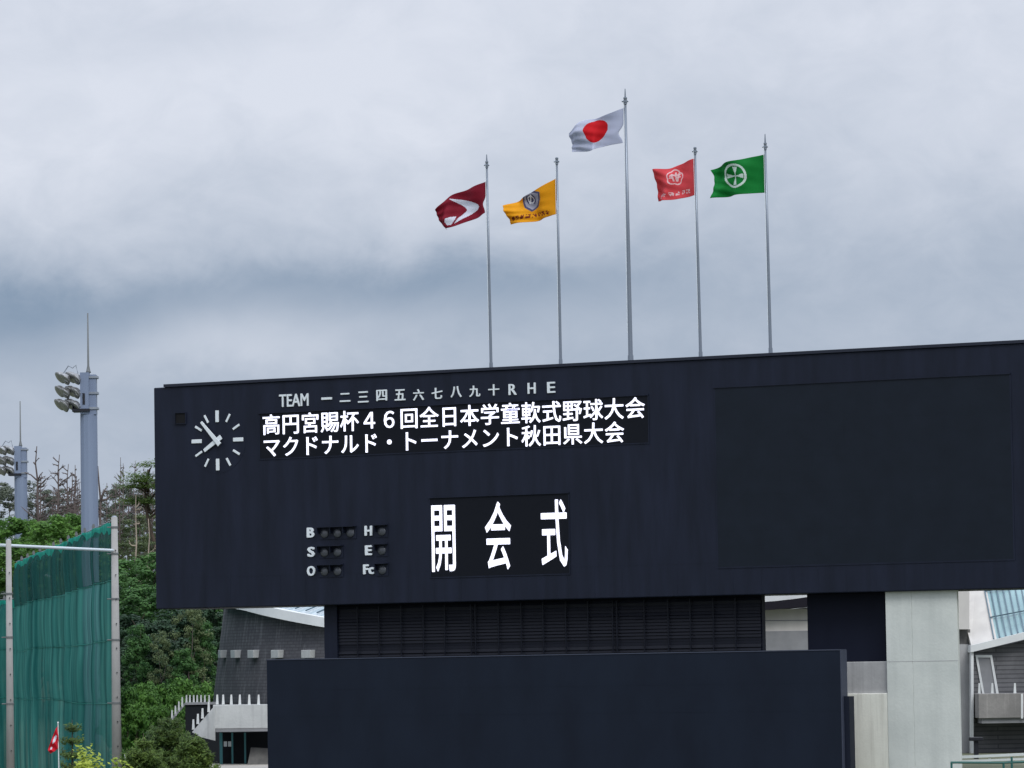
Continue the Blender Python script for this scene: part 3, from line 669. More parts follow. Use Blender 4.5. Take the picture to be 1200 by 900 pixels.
def net(label, A, B, levels, seed, matsel, posts, fine=170):
    """A, B: (x, y) ends; levels: heights"""
    E_ = empty('protective_net', label, 'net', (A[0], A[1], NB), 0, 'tall green nets')
    A = Vector((A[0], A[1])); B = Vector((B[0], B[1])); d = B - A; Ln = d.length; nrm = Vector((-d.y, d.x)).normalized()
    if nrm.y > 0: nrm = -nrm
    rnd = random.Random(seed); ph = [rnd.uniform(0, 6) for _ in range(5)]
    folds = [(rnd.uniform(0, 1), rnd.uniform(.006, .016), rnd.uniform(.3, 1.0)) for _ in range(26)]
    def off(u, zf, lv):
        f = sum(a * math.exp(-((u - c) / w_) ** 2) for c, w_, a in folds)
        return min(1, u * 14) * (.30 * f * (.9 + .1 * math.sin(zf * .9 + ph[0])) + .10 * math.sin(u * 34 + ph[1] + zf * .03) + .06 * math.sin(u * 83 + ph[2] + zf * .04))
    for li in range(len(levels) - 1):
        zt_, zb_ = levels[li], levels[li + 1]; m_ = MB(); nv = 18
        for j in range(nv + 1):
            q = j / nv
            for i in range(fine + 1):
                u = i / fine; sag = .05 * (abs(math.sin(u * math.pi * 11)) - .5) * (1 - q) if li == 0 else .05 * math.sin(u * 9 + li)
                bil = .06 * math.sin(math.pi * q) ** .8
                p = A + d * u + nrm * (off(u, (zt_ - NB) - q * (zt_ - zb_), li) * (.35 + .65 * min(1, q * 4 + (1 if li else 0))) + bil * min(1, u * 10))
                zz = zt_ + (zb_ - zt_) * q + sag
                m_.v.append((p.x - A.x, p.y - A.y, zz - NB + (0.0 if j or li == 0 else .06)))
        for j in range(nv):
            for i in range(fine):
                a = j * (fine + 1) + i; m_.f.append((a, a + 1, a + fine + 2, a + fine + 1)); m_.mi.append(0)
        m_.build('net_panel', matsel[li], E_, True)
        if li:
            m_ = MB(); pts = []
            for i in range(61):
                u = i / 60; p = A + d * u + nrm * (off(u, zt_ - NB, li) + .03); pts.append((p.x - A.x, p.y - A.y, zt_ - NB + .05 * math.sin(u * 9 + li)))
            m_.tube(pts, .016, 5); m_.build('seam_rope', M_rope, E_)
    m_ = MB(); nh = fine                                           # scalloped bright hem along the top
    for j in range(3):
        for i in range(nh + 1):
            u = i / nh; sag = .05 * (abs(math.sin(u * math.pi * 11)) - .5); p = d * u + nrm * (off(u, 0, 0) * .35 + .05)
            m_.v.append((p.x, p.y, levels[0] - NB + sag + .05 - (.17 + .03 * math.sin(u * 61) + .03 * math.sin(u * 143)) * j))
    for j in range(2):
        for i in range(nh):
            a = j * (nh + 1) + i; m_.f.append((a, a + 1, a + nh + 2, a + nh + 1)); m_.mi.append(0)
    m_.build('top_hem', M_hem, E_, True)
    m_ = MB(); m_.tube([(0, 0, levels[0] - NB + .12), (d.x * .5, d.y * .5, levels[0] - NB + .05), (d.x, d.y, levels[0] - NB + .12)], .02, 6); m_.build('top_cable', M_steel, E_)
    for k in range(1, posts):
        u = k / posts; p = d * u
        m_ = MB(); m_.tube([(p.x, p.y + .1, levels[0] - NB - .25), (p.x, p.y + .1, levels[0] - NB + .30)], .04, 6); m_.box(p.x - .06, p.x + .06, p.y + .05, p.y + .15, levels[0] - NB + .14, levels[0] - NB + .24); m_.build('bracket', M_brk, E_)
A1 = at(132.5, 700, 160.3); B1 = at(19, 700, 217)
net('tall rippled green net hanging from the taller concrete pole and falling away to the left', (A1.x, A1.y), (B1.x, B1.y), [13.55, 11.4, 9.2, 6.9, NB], 5, [M_netd, M_net, M_net, M_net], 13)
B2 = at(-70, 700, 232); 
net('lower green net at the left edge behind the shorter concrete pole', (at(18, 700, 217.5).x, 217.5), (B2.x, B2.y), [11.75, 9.3, 6.9, NB], 9, [M_net, M_net, M_net], 7, 90)

# ================================================================== BUILDING LEFT AND CENTRE (drum with tiled battered wall)
GY = 172.0; RAD = 14.5
edge = at(257, 767, GY)
DR = empty('drum_building', 'dark tiled round building with a row of pale vent boxes behind the scoreboard', 'building', (edge.x + RAD, GY, BANK))
cx0 = 0.0
def drum(phi, z, out=0.0):                      # phi 0 = left silhouette, pi/2 = towards the camera; z above BANK
    r = RAD + .13 * (at(257, 767, GY).z - BANK - z) + out
    return (-r * math.cos(phi), -r * math.sin(phi), z)
def phi_of(px_, py_, out):
    best = (9, 0, 0)
    for i in range(-30, 310):
        p = i * .005; c = Vector(drum(p, 4.5, out)); e = abs((c.x + edge.x + RAD) / (GY + c.y) - at(px_, py_, 100).x / 100)
        if e < best[0]: best = (e, p, at(px_, py_, GY + c.y).z - BANK)
    return best[1], best[2]
EV = [phi_of(281, 714.4, .45), phi_of(322, 724, .45), phi_of(379, 734.5, .45)]
EV = [(-.3, EV[0][1] + .9)] + EV + [(1.1, EV[2][1] - .25), (1.6, EV[2][1] - .2), (2.2, EV[2][1] + .5), (3.2, EV[2][1] + 1.2)]
def eave_z(phi):
    for (a, za_), (b, zb_) in zip(EV, EV[1:]):
        if phi <= b: return za_ + (zb_ - za_) * (phi - a) / (b - a)
    return EV[-1][1]
m_ = MB(); n = 72
for k in range(n):
    a, b = math.pi * k / n - .25, math.pi * (k + 1) / n - .25
    for j in range(8):
        z0, z1 = -.3 + (eave_z(a) + .3) * j / 8, -.3 + (eave_z(a) + .3) * (j + 1) / 8
        zb0, zb1 = -.3 + (eave_z(b) + .3) * j / 8, -.3 + (eave_z(b) + .3) * (j + 1) / 8
        m_.poly([drum(a, z0), drum(b, zb0), drum(b, zb1), drum(a, z1)], 0, [(a * RAD, z0), (b * RAD, zb0), (b * RAD, zb1), (a * RAD, z1)])
m_.build('tiled_wall', M_tile, DR)
# eave fascia
m_ = MB()
for k in range(10, n):
    a, b = math.pi * k / n - .25, math.pi * (k + 1) / n - .25
    A_ = [drum(a, eave_z(a) - .02, .45), drum(b, eave_z(b) - .02, .45), drum(b, eave_z(b) + .34, .45), drum(a, eave_z(a) + .34, .45)]
    I_ = [drum(a, eave_z(a) - .02, -.1), drum(b, eave_z(b) - .02, -.1), drum(b, eave_z(b) + .34, -.1), drum(a, eave_z(a) + .34, -.1)]
    m_.poly(A_); m_.poly([A_[0], I_[0], I_[1], A_[1]]); m_.poly([A_[3], A_[2], I_[2], I_[3]])
m_.build('eave', M_white, DR)
# roof: glazed ring and cap
m_ = MB(); mu = MB()
for k in range(10, n):
    a, b = math.pi * k / n - .25, math.pi * (k + 1) / n - .25
    m_.poly([drum(a, eave_z(a) + .342, .2), drum(b, eave_z(b) + .342, .2), drum(b, eave_z(b) + 1.6, -3.5), drum(a, eave_z(a) + 1.6, -3.5)])
    mu.tube([drum(a, eave_z(a) + .44, .2), drum(a, eave_z(a) + 1.64, -3.5)], .035, 4)
gl = m_.build('skylight', M_glassL, DR); mu.build('glazing_bar', M_mull, gl)
m_ = MB(); ring = [drum(math.pi * k / n - .25, eave_z(math.pi * k / n - .25) + 1.58, -3.5) for k in range(10, n + 1)]
for k in range(len(ring) - 1): m_.poly([ring[k], ring[k + 1], (0, 0, 7.6)])
m_.build('roof', M_gwall, DR)
for q in (255, 270.5, 291.5, 320, 357.5):
    # find phi whose projection hits this pixel column
    best = min((abs((Vector(drum(ph_, 3.5, .25)) + Vector((edge.x + RAD, GY, BANK))).x / (GY + drum(ph_, 3.5, .25)[1]) - (at(q, 767, 100).x / 100)), ph_) for ph_ in [i * .005 for i in range(-30, 300)])[1]
    c = Vector(drum(best, 3.62)); zr = at(q, 766.5, GY + c.y).z - BANK; c = Vector(drum(best, zr))
    X = Matrix.Translation(c) @ Matrix.Rotation(-(math.pi / 2 - best), 4, 'Z')
    m_ = MB(); m_.box(-.25, .25, -.24, .1, -.15, .15, 0, X); bevel(m_.build('vent_box', M_parapet, DR), .015)
# pale centre block glimpsed through the gap under the board
CB = empty('annex_block', 'pale block with a dark curved roof edge seen through the gap under the scoreboard', 'building', (at(918, 760, 150).x, 150, BANK))
ox_ = at(918, 760, 150).x
def Q(x, y, Y): p = at(x, y, Y); return (p.x - ox_, p.y - 150, p.z - BANK)
m_ = MB(); m_.prism([Q(800, 741, 150), Q(1010, 741, 150), Q(1010, 712, 150), Q(800, 716, 150)], (0, 4, 0)); m_.build('wall', M_pwall, CB)
m_ = MB(); m_.prism([Q(800, 728.6, 149.99), Q(1010, 727, 149.99), Q(1010, 726, 149.99), Q(800, 727.6, 149.99)], (0, .005, 0)); m_.build('wall_joint', M_gwall, CB)
m_ = MB(); p = Q(800, 741.4, 150); p2 = Q(1010, 741.4, 150); m_.box(p[0], p2[0], -.05, 4, -.3, p[2]); m_.build('base_wall', M_gwall, CB)
ga = [(800, 719, 708), (860, 717, 707), (890, 715.3, 706), (910, 714, 704.5), (930, 712.4, 702.2), (946, 711, 700), (980, 707, 694), (1010, 703, 690)]
m_ = MB()
m_.prism([Q(x, y, 149.4) for x, y, t_ in ga] + [Q(x, t_, 149.4) for x, y, t_ in reversed(ga)], (0, 3, 0)); m_.build('roof_edge', M_sof, CB)
m_ = MB(); m_.prism([Q(x, t_ - .3, 149.8) for x, y, t_ in ga] + [Q(1010, 684, 149.8), Q(800, 701, 149.8)], (0, 3, 0)); m_.build('eave', M_white, CB)

# balcony, stair and doorway at the foot of the drum
EN = empty('entrance_block', 'pale concrete balcony with white posts above a dark doorway left of the backdrop wall', 'building', (at(281, 890, 150).x, 150, BANK))
ex = at(281, 890, 150).x
def E2(x, y, Y): p = at(x, y, Y); return (p.x - ex, p.y - 150, p.z - BANK)
m_ = MB(); m_.prism([E2(249.5, 826, 149), E2(345, 825, 149), E2(345, 853, 149), E2(249.5, 854, 149)], (0, .3, 0)); bevel(m_.build('parapet', M_parapet, EN), .02)
m_ = MB(); a = E2(247, 858, 149); b = E2(345, 853.2, 149); m_.box(a[0], b[0], -.98, 6, a[2], a[2] + .12); m_.build('slab', M_gwall, EN)
def post(x, y0, y1, Y, parent, f=E2, w_=1.0, pm=None):
    a, b = Vector(f(x, y0, Y)), Vector(f(x, y1, Y)); m_ = MB()
    m_.prism([(a.x - .045 * w_, a.y, a.z), (a.x + .045 * w_, a.y, a.z), (b.x + .026 * w_, b.y, b.z), (b.x - .026 * w_, b.y, b.z)], (0, .09, 0)); m_.build('post', pm or M_white, parent)
for x in (254.5, 261.5, 271, 281, 292, 303): post(x, 825.5, 814, 149.1, EN)
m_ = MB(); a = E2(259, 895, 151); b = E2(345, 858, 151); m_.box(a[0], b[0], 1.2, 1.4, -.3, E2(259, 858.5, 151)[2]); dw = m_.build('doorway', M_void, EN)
for x, w_ in ((258.8, .05), (272, .03), (287, .03)):
    a = E2(x, 895, 150.5); m_ = MB(); m_.box(a[0] - w_, a[0] + w_, .7, .8, 0, E2(x, 858.6, 150.5)[2]); m_.build('door_frame', M_teal, EN)
for x in (263.5, 268.5):
    a = E2(x, 872, 150.9); m_ = MB(); m_.box(a[0] - .055, a[0] + .055, 1.17, 1.19, a[2] - .09, a[2] + .09); m_.build('notice', M_notice, dw)
m_ = MB(); m_.prism([E2(252, 826.5, 148.98), E2(252, 868, 148.98), E2(236, 864, 148), E2(225, 858, 147.5)], (0, .25, 0)); m_.build('stair_parapet', M_parapet, EN)
for x, y in ((226.5, 855), (231.8, 848.5), (237.2, 842), (244.5, 834.5)): post(x, y, y - 12, 148.2, EN)
# plank leaning in the doorway
a = E2(303, 896, 149.8); m_ = MB(); wv = at(303, 896, 149.8)
m_.prism([(-.36, -.3, 0), (.36, -.3, 0), (.40, .02, .52), (-.26, .02, .56)], (0, .03, .02)); o = m_.build('leaning_board', M_plank); o.location = (wv.x, 149.8, BANK + .022)
tag(o, 'grey board leaning inside the dark doorway under the balcony', 'board')
# upper terrace railing further back
TR = empty('terrace', 'dark terrace wall with a row of pale railing posts beside the tiled building', 'terrace', (at(232, 850, 158).x, 158, BANK))
tx = at(232, 850, 158).x
def T2(x, y, Y): p = at(x, y, Y); return (p.x - tx, p.y - 158, p.z - BANK)
m_ = MB(); a = T2(217, 826, 158); b = T2(256, 826, 158); m_.box(a[0], b[0], 0, 6, -.3, a[2]); m_.build('wall', M_void, TR)
m_ = MB(); m_.box(a[0], b[0], -.06, .1, a[2], a[2] + .09); m_.build('rail', M_gwall, TR)
for x in (218.5, 222.5, 227, 231, 235.5, 240, 245): post(x, 824, 814.5, 158, TR, T2, .8, M_parapet)
m_ = MB(); m_.prism([T2(217, 826, 157.98), T2(217, 823, 157.98), T2(197, 846, 153), T2(197, 850, 153)], (0, .12, 0)); m_.build('stair_rail', M_gwall, TR)
for x, y in ((213.5, 829), (209.5, 834), (205.5, 839), (201.5, 844)): post(x, y, y - 12, 157.9 - (217 - x) * .24, TR, T2, .8, M_parapet)

# ================================================================== BUILDING RIGHT
HY = 150.0
HB = empty('tiled_hall', 'grey tiled hall with a blue-green skylight and a concrete balcony right of the pillar', 'building', (at(1170, 885, HY).x, HY, BANK))
hx = at(1170, 885, HY).x
def H2(x, y, Y): p = at(x, y, Y); return (p.x - hx, p.y - HY, p.z - BANK)
m_ = MB(); P = [H2(1140, 905, HY), H2(1290, 905, HY), H2(1290, 731, HY), H2(1140, 765, HY)]
m_.poly(P, 0, [(p[0], p[2]) for p in P]); m_.prism([(p[0], p[1] + .002, p[2]) for p in P], (0, 12, 0)); m_.build('tiled_wall', M_tile2, HB)
m_ = MB(); m_.prism([H2(1137.5, 764.5, 149.6), H2(1290, 728, 149.6), H2(1290, 718.5, 149.6), H2(1137.5, 756.5, 149.6)], (0, 1, 0)); m_.build('eave', M_white, HB)
m_ = MB(); m_.prism([H2(1138, 890, 149.7), H2(1141, 890, 149.7), H2(1141, 763, 149.7), H2(1138, 763.5, 149.7)], (0, .5, 0)); m_.build('corner_trim', M_white, HB)
m_ = MB(); m_.prism([H2(1112, 890, 150.6), H2(1138.5, 890, 150.6), H2(1138.5, 755, 150.6), H2(1112, 755, 150.6)], (0, 5, 0)); m_.build('side_wall', M_swall, HB)
m_ = MB(); m_.prism([H2(1112, 755, 150.75), H2(1137, 755, 150.75), H2(1137, 737.5, 150.75), H2(1112, 737.5, 150.75)], (0, .3, 0)); m_.build('recess', M_plank, HB)
m_ = MB(); m_.prism([H2(1110, 737.4, 150.4), H2(1136, 737.4, 150.4), H2(1136, 660, 150.4), H2(1110, 660, 150.4)], (0, 5, 0)); m_.build('upper_wall', M_pwall, HB)
m_ = MB(); m_.prism([H2(1138.3, 756.4, 150.0), H2(1168, 749, 150.0), H2(1146, 640, 156), H2(1106, 640, 156)], (0, .3, -.05)); m_.build('roof_panel', M_pwall, HB)
m_ = MB(); g0, g1, g2, g3 = [Vector(H2(*q)) for q in ((1164.5, 749.3, 150.05), (1292, 718, 150.05), (1270, 640, 156), (1144, 640, 156))]
m_.prism([g0, g1, g2, g3], (0, .1, -.05)); sk = m_.build('skylight', M_glass, HB)
for k in range(19):
    t_ = k / 18; a, b = g0.lerp(g1, t_), g3.lerp(g2, t_); m_ = MB(); m_.tube([a + Vector((0, -.04, .02)), b + Vector((0, -.04, .02))], .028, 4); m_.build('glazing_bar', M_mull, sk)
for f_ in (.22, .5): m_ = MB(); m_.tube([g0.lerp(g3, f_) + Vector((0, -.05, .03)), g1.lerp(g2, f_) + Vector((0, -.05, .03))], .03, 4); m_.build('glazing_bar', M_mull, sk)
oc = [(1143, 767.5), (1162.5, 767.5), (1170.5, 813), (1151, 813)]; ic = [(1146, 770.5), (1160.5, 770.5), (1167.5, 813), (1153.6, 813)]
m_ = MB()
for k in range(4):
    k2 = (k + 1) % 4; m_.prism([H2(*oc[k], 149.93), H2(*oc[k2], 149.93), H2(*ic[k2], 149.93), H2(*ic[k], 149.93)], (0, .08, 0))
wf = m_.build('window', M_white, HB)
m_ = MB(); m_.prism([H2(*q, 149.97) for q in ic], (0, .025, 0)); m_.build('pane', M_gwall, wf)
m_ = MB(); a = H2(1147.5, 842, 148.4); b = H2(1290, 812.5, 148.4); m_.box(a[0], b[0], -1.6, -1.35, a[2], H2(1147.5, 813, 148.4)[2]); m_.box(a[0], a[0] + .25, -1.349, -.002, a[2], H2(1147.5, 813, 148.4)[2]); bevel(m_.build('balcony', M_balc, HB), .015, 1)
m_ = MB(); m_.box(a[0] + .1, b[0], -1.5, -.003, a[2] - .17, a[2] - .002); m_.build('balcony_slab', M_gwall, HB)
for x in (1147.8, 1163, 1189.5): post(x, 812.5, 800.5, 148.5, HB, H2)
m_ = MB(); m_.prism([H2(1196.5, 842, 148.38), H2(1199, 842, 148.38), H2(1199, 813, 148.38), H2(1196.5, 813, 148.38)], (0, .02, 0)); m_.build('drain_pipe', M_white, HB)
# bollard light
b = at(1144, 884, 141); m_ = MB(); E_ = empty('path_light', 'dark T-shaped path light in front of the grey tiled hall', 'lamp', (b.x, 141, BANK))
zt_ = at(1144, 866, 141).z - BANK; m_.box(-.07, .07, -.07, .07, 0, zt_ - .06); m_.build('post', M_black, E_)
m_ = MB(); m_.box(-.22, .22, -.16, .16, zt_ - .058, zt_ + .06); bevel(m_.build('head', M_black, E_), .02)
# white guard rail
b = at(1125, 900, 136); E_ = empty('guard_rail', 'white guard rail with grey panes beside the concrete pillar', 'railing', (b.x, 136, BANK))
def G2(x, y, Y): p = at(x, y, Y); return (p.x - b.x, p.y - 136, p.z - BANK)
m_ = MB(); m_.prism([G2(1122, 889, 136), G2(1280, 882, 136), G2(1280, 879, 136), G2(1122, 886, 136)], (0, .12, 0)); m_.build('top_rail', M_railw, E_)
m_ = MB(); m_.prism([G2(1122, 893.5, 136), G2(1280, 888, 136), G2(1280, 885.5, 136), G2(1122, 891, 136)], (0, .06, 0)); m_.build('lower_rail', M_railw, E_)
m_ = MB(); p = G2(1122, 893.8, 136.05); p2 = G2(1280, 890, 136.05); m_.box(p[0], p2[0], .02, .05, 0, p[2] - .02); m_.build('pane', M_pane, E_)
for x in (1126, 1160, 1182, 1215, 1250): p = G2(x, 889, 136.1); m_ = MB(); m_.box(p[0] - .04, p[0] + .04, .13, .19, 0, p[2]); m_.build('post', M_railw, E_)
b = at(1150, 900, 117); E_ = empty('green_railing', 'thin dark green pipe railing in the lower right corner', 'railing', (b.x, 117, BANK))
m_ = MB(); m_.tube([G2(1114, 893.5, 117) if False else (at(1114, 893.5, 117) - Vector((b.x, 117, BANK))), at(1176, 893.8, 117) - Vector((b.x, 117, BANK)), at(1270, 890, 117) - Vector((b.x, 117, BANK))], .03, 8); m_.build('top_rail', M_railg, E_)
for x, y in ((1115, 893.5), (1176, 893.8), (1185.5, 887), (1240, 891)):
    p = at(x, y, 117) - Vector((b.x, 117, BANK)); m_ = MB(); m_.tube([(p.x, 0, 0), (p.x, 0, p.z)], .03, 8); m_.build('post', M_railg, E_)
m_ = MB(); m_.tube([at(1114, 905, 117) - Vector((b.x, 117, BANK)), at(1270, 902, 117) - Vector((b.x, 117, BANK))], .022, 8); m_.build('lower_rail', M_railg, E_)

# ================================================================== VEGETATION
def leafquad(m_, c, nrm, size, asp, rnd, zr=1.0):
    t = nrm.orthogonal().normalized(); a = rnd.uniform(0, 6.28); t = Matrix.Rotation(a, 3, nrm) @ t; b = nrm.cross(t)
    t = t * size; b = b * size * asp
    if zr != 1.0: t.z *= zr; b.z *= zr
    m_.poly([c - t, c - b * .9 + t * .1, c + t, c + b * .9 + t * .1])
def crown_mesh(seed, clumps, per, ls, mat_, zlo=.25, round_=1.0, gap=.0, asp=.55, zr=.3):
    """unit crown: fits roughly -0.5..0.5 in x,y and zlo..1 in z"""
    rnd = random.Random(seed); m_ = MB()
    for k in range(clumps):
        a = rnd.uniform(0, 6.283); h = rnd.random() ** .75; zc = zlo + (1 - zlo) * h * .97
        rr = math.sqrt(max(0.02, 1 - ((h - .38) / .66) ** 2)) * .46 * rnd.uniform(.35, 1.05) * round_
        c = Vector((rr * math.cos(a), rr * math.sin(a), zc)); R_ = rnd.uniform(.07, .15)
        for q in range(per):
            d = Vector((rnd.gauss(0, 1), rnd.gauss(0, 1), rnd.gauss(0, 1))).normalized(); rad = R_ * rnd.random() ** .35
            p = c + Vector((d.x * rad, d.y * rad, d.z * rad * .75 * zr))
            nn = (d * 1.2 + Vector((rnd.uniform(-.5, .5), rnd.uniform(-.5, .5), rnd.uniform(.1, .9)))).normalized()
            leafquad(m_, p, nn, ls * rnd.uniform(.6, 1.3), asp, rnd, zr)
    me_o = m_.build('crown', mat_); me = me_o.data; bpy.data.objects.remove(me_o); return me
def trunk_mesh(seed, mat_, r=.022, zlo=.25, limbs=7):
    rnd = random.Random(seed); m_ = MB(); pts = [Vector((0, 0, -.04))]
    for k in range(1, 7): pts.append(Vector((rnd.uniform(-.02, .02) * k * .5, rnd.uniform(-.02, .02) * k * .5, k / 6 * .86)))
    m_.tube(pts, [r * (1 - .13 * k) for k in range(7)], 7)
    for k in range(limbs):
        t = rnd.uniform(zlo * .9, .75); i = min(int(t / .86 * 6), 5); p = pts[i].lerp(pts[i + 1], .5); a = rnd.uniform(0, 6.28); l = rnd.uniform(.15, .33)
        e = p + Vector((math.cos(a) * l, math.sin(a) * l, l * rnd.uniform(.3, .8))); mid = p.lerp(e, .5) + Vector((0, 0, -.02))
        m_.tube([p, mid, e], [r * .45, r * .3, r * .1], 5)
    o = m_.build('trunk', mat_, None, True); me = o.data; bpy.data.objects.remove(o); return me
KINDS = {}
def kind(name, tmat, lmat, n, zlo=.25, **kw):
    KINDS[name] = [(trunk_mesh(i * 7 + len(name), tmat, zlo=zlo), crown_mesh(i * 13 + len(name) * 3, mat_=lmat, zlo=zlo, **kw)) for i in range(n)]
kind('bright', M_bark, M_lf_b, 3, clumps=110, per=95, ls=.03, zlo=.15, zr=.34)
kind('mid', M_bark, M_lf_m, 4, clumps=115, per=90, ls=.03, zlo=.12, zr=.34)
kind('olive', M_dead, M_lf_o, 3, clumps=60, per=90, ls=.024, zlo=.2, zr=.3)
kind('dark', M_bark, M_lf_d, 3, clumps=115, per=90, ls=.03, zlo=.10, zr=.36)
kind('sparse', M_dead, M_lf_g, 4, clumps=48, per=95, ls=.024, zlo=.45, zr=.28)
kind('shrub', M_bark, M_lf_b, 3, clumps=70, per=90, ls=.035, zlo=.0, zr=.7)
NAMEOF = {'bright': 'broadleaf_tree', 'mid': 'broadleaf_tree', 'dark': 'broadleaf_tree', 'olive': 'broadleaf_tree', 'sparse': 'pine_tree', 'shrub': 'shrub'}
trn = random.Random(77)
def tree(k, px_, pyt, Y, wpx, label, group, cat='tree'):
    p = at(px_, pyt, Y); z0 = gz(p.x, Y); H = p.z - z0; W = wpx * Y / F_PX * 1.35
    tm, cm_ = trn.choice(KINDS[k])
    E_ = empty(NAMEOF[k], label, cat, (p.x, Y, z0 - .05), trn.uniform(0, 6.28), group); E_.scale = (W, W, H)
    for nm, me in (('trunk', tm), ('crown', cm_)):
        o = bpy.data.objects.new(nm, me); C.objects.link(o); o.parent = E_
    return E_
GB = 'leafy trees of the wood behind the green net'
# far pines with thin grey-green crowns on the ridge
for x, y, Y, w_ in ((-14, 560, 345, 62), (8, 566, 348, 52), (44, 560, 350, 56), (70, 570, 352, 50), (88, 577, 346, 44), (120, 572, 352, 44), (140, 566, 350, 40)):
    tree('sparse', x, y, Y, w_, 'far pine with a thin grey-green crown on the ridge by the light towers', 'thin-crowned pines on the ridge')
for x, y, Y, w_ in ((158, 566, 340, 46), (176, 560, 335, 50), (200, 560, 338, 50)):
    tree('sparse', x, y, Y, w_, 'pine with a thin grey-green crown between the net pole and the scoreboard', 'thin-crowned pines next to the scoreboard')
# bright broadleaf belt behind the net
for x, y, Y, w_ in ((-18, 604, 300, 70), (8, 600, 296, 62), (36, 606, 300, 56), (58, 602, 292, 62), (80, 596, 300, 58), (100, 612, 290, 56), (22, 628, 280, 64), (66, 630, 278, 66), (-8, 640, 276, 60), (112, 640, 276, 56)):
    tree('bright', x, y, Y, w_, 'bright green leafy tree rising behind the top of the green net', GB)
for x, y, Y, w_ in ((6, 690, 262, 70), (46, 688, 258, 74), (88, 690, 260, 74), (122, 680, 256, 66)):
    tree('dark', x, y, Y, w_, 'dark green tree showing only through the green net', 'dark trees behind the net')
# right of the net pole
for x, y, Y, w_ in ((136, 600, 318, 44), (154, 606, 315, 46), (174, 600, 312, 48), (196, 606, 312, 50), (146, 628, 300, 52), (176, 632, 296, 54)):
    tree('olive', x, y, Y, w_, 'greyish olive tree high on the slope between net pole and scoreboard', 'upper trees between net pole and scoreboard')
for x, y, Y, w_ in ((150, 652, 270, 62), (178, 646, 266, 60), (204, 660, 268, 64), (134, 668, 262, 52), (162, 684, 252, 66), (196, 690, 250, 66), (232, 690, 256, 64), (262, 690, 258, 60)):
    tree('mid', x, y, Y, w_, 'full green tree halfway down the slope beside the net pole', 'middle trees beside the net pole')
for x, y, Y, w_ in ((150, 716, 236, 64), (178, 722, 232, 66), (206, 712, 236, 64), (236, 704, 238, 60), (164, 742, 222, 62), (196, 748, 220, 66), (226, 742, 222, 60), (252, 730, 226, 54), (280, 700, 250, 60)):
    tree('dark', x, y, Y, w_, 'tree with shade painted into its dark green leaves at the foot of the slope left of the tiled building', 'lower dark trees left of the tiled building')
for x, y, Y, w_ in ((238, 722, 220, 34), (160, 728, 219, 36), (214, 758, 217, 32)):
    tree('mid', x, y, Y, w_, 'small lighter green tree among the dark trees left of the tiled building', 'lighter trees among the dark trees')
for x, y, Y, w_ in ((222, 700, 219, 44), (188, 736, 217, 34)):
    tree('olive', x, y, Y, w_, 'thin brownish olive tree among the dark trees left of the tiled building', 'thin olive trees among the dark trees')
for x, y, Y, w_ in ((150, 806, 200, 40), (170, 800, 204, 44), (192, 802, 205, 44), (214, 796, 206, 44), (236, 800, 206, 40), (176, 812, 192, 40), (206, 814, 186, 34), (158, 826, 182, 40), (184, 828, 178, 36)):
    tree('shrub', x, y, Y, w_, 'bright green shrub growing behind the terrace railing', 'bright shrubs behind the terrace', 'shrub')

# bare dead trees
def dead_mesh(seed, lean, n_br, big=None, mat_=None, r=.017):
    rnd = random.Random(seed); m_ = MB(); pts = [Vector((0, 0, -.02))]
    x = y = 0
    for k in range(1, 11):
        x += rnd.uniform(-.012, .012) + lean * .01; y += rnd.uniform(-.012, .012); pts.append(Vector((x, y, k / 10)))
    m_.tube(pts, [r * (1 - .085 * k) for k in range(11)], 6)
    for k in range(n_br):
        t = rnd.uniform(.35, .97); i = min(int(t * 10), 9); p = pts[i].lerp(pts[i + 1], t * 10 - i); a = rnd.choice((0, math.pi)) + rnd.uniform(-1.1, 1.1); l = rnd.uniform(.03, .17) * (1.25 - t)
        up = rnd.uniform(-.2, .9); e = p + Vector((math.cos(a) * l, math.sin(a) * l, l * up)); m1 = p.lerp(e, .5) + Vector((rnd.uniform(-.008, .008), 0, rnd.uniform(-.012, .012)))
        m_.tube([p, m1, e], [r * .28, r * .2, r * .08], 5)
        for q in range(rnd.randint(1, 5)):
            s0 = p.lerp(e, rnd.uniform(.4, .95)); b2 = a + rnd.uniform(-1.2, 1.2); l2 = l * rnd.uniform(.25, .55); m_.tube([s0, s0 + Vector((math.cos(b2) * l2, math.sin(b2) * l2, l2 * rnd.uniform(-.1, 1.2)))], [r * .16, r * .06], 4)
    for (t, dx, dz, rr) in (big or []):
        p = pts[int(t * 10)]; e = p + Vector((dx, 0, dz)); m1 = p.lerp(e, .5) + Vector((0, 0, -.012 if dz < .05 else .01)); m_.tube([p, m1, e], [r * rr, r * rr * .7, r * .15], 6)
    o = m_.build('dead_tree', mat_ or M_dead, None, True); me = o.data; bpy.data.objects.remove(o); return me
DM = [dead_mesh(i, (-.3, .4, .1, -.1, .5)[i], (34, 38, 30, 28, 42)[i]) for i in range(5)]
DB = dead_mesh(21, -.4, 26, [(.8, -.075, .05, .32), (.8, .03, .05, .3)])
DS = dead_mesh(33, -.6, 8, [(.8, .04, .075, .45), (.8, .085, .04, .4), (.7, -.03, .08, .35)], r=.024)
def dead(me, px_, pyt, Y, wide, label, group='bare dead trees on the ridge', nm='dead_tree'):
    p = at(px_, pyt, Y); z0 = gz(p.x, Y); H = p.z - z0
    o = bpy.data.objects.new(nm, me); C.objects.link(o); o.location = (p.x, Y, z0); o.scale = (H * wide, H * wide, H); o.rotation_euler = (0, 0, 0)
    return tag(o, label, 'dead tree', group)
dead(DB, 52, 523, 322, 1.0, 'bare dead tree with one long branch reaching left, between the light towers')
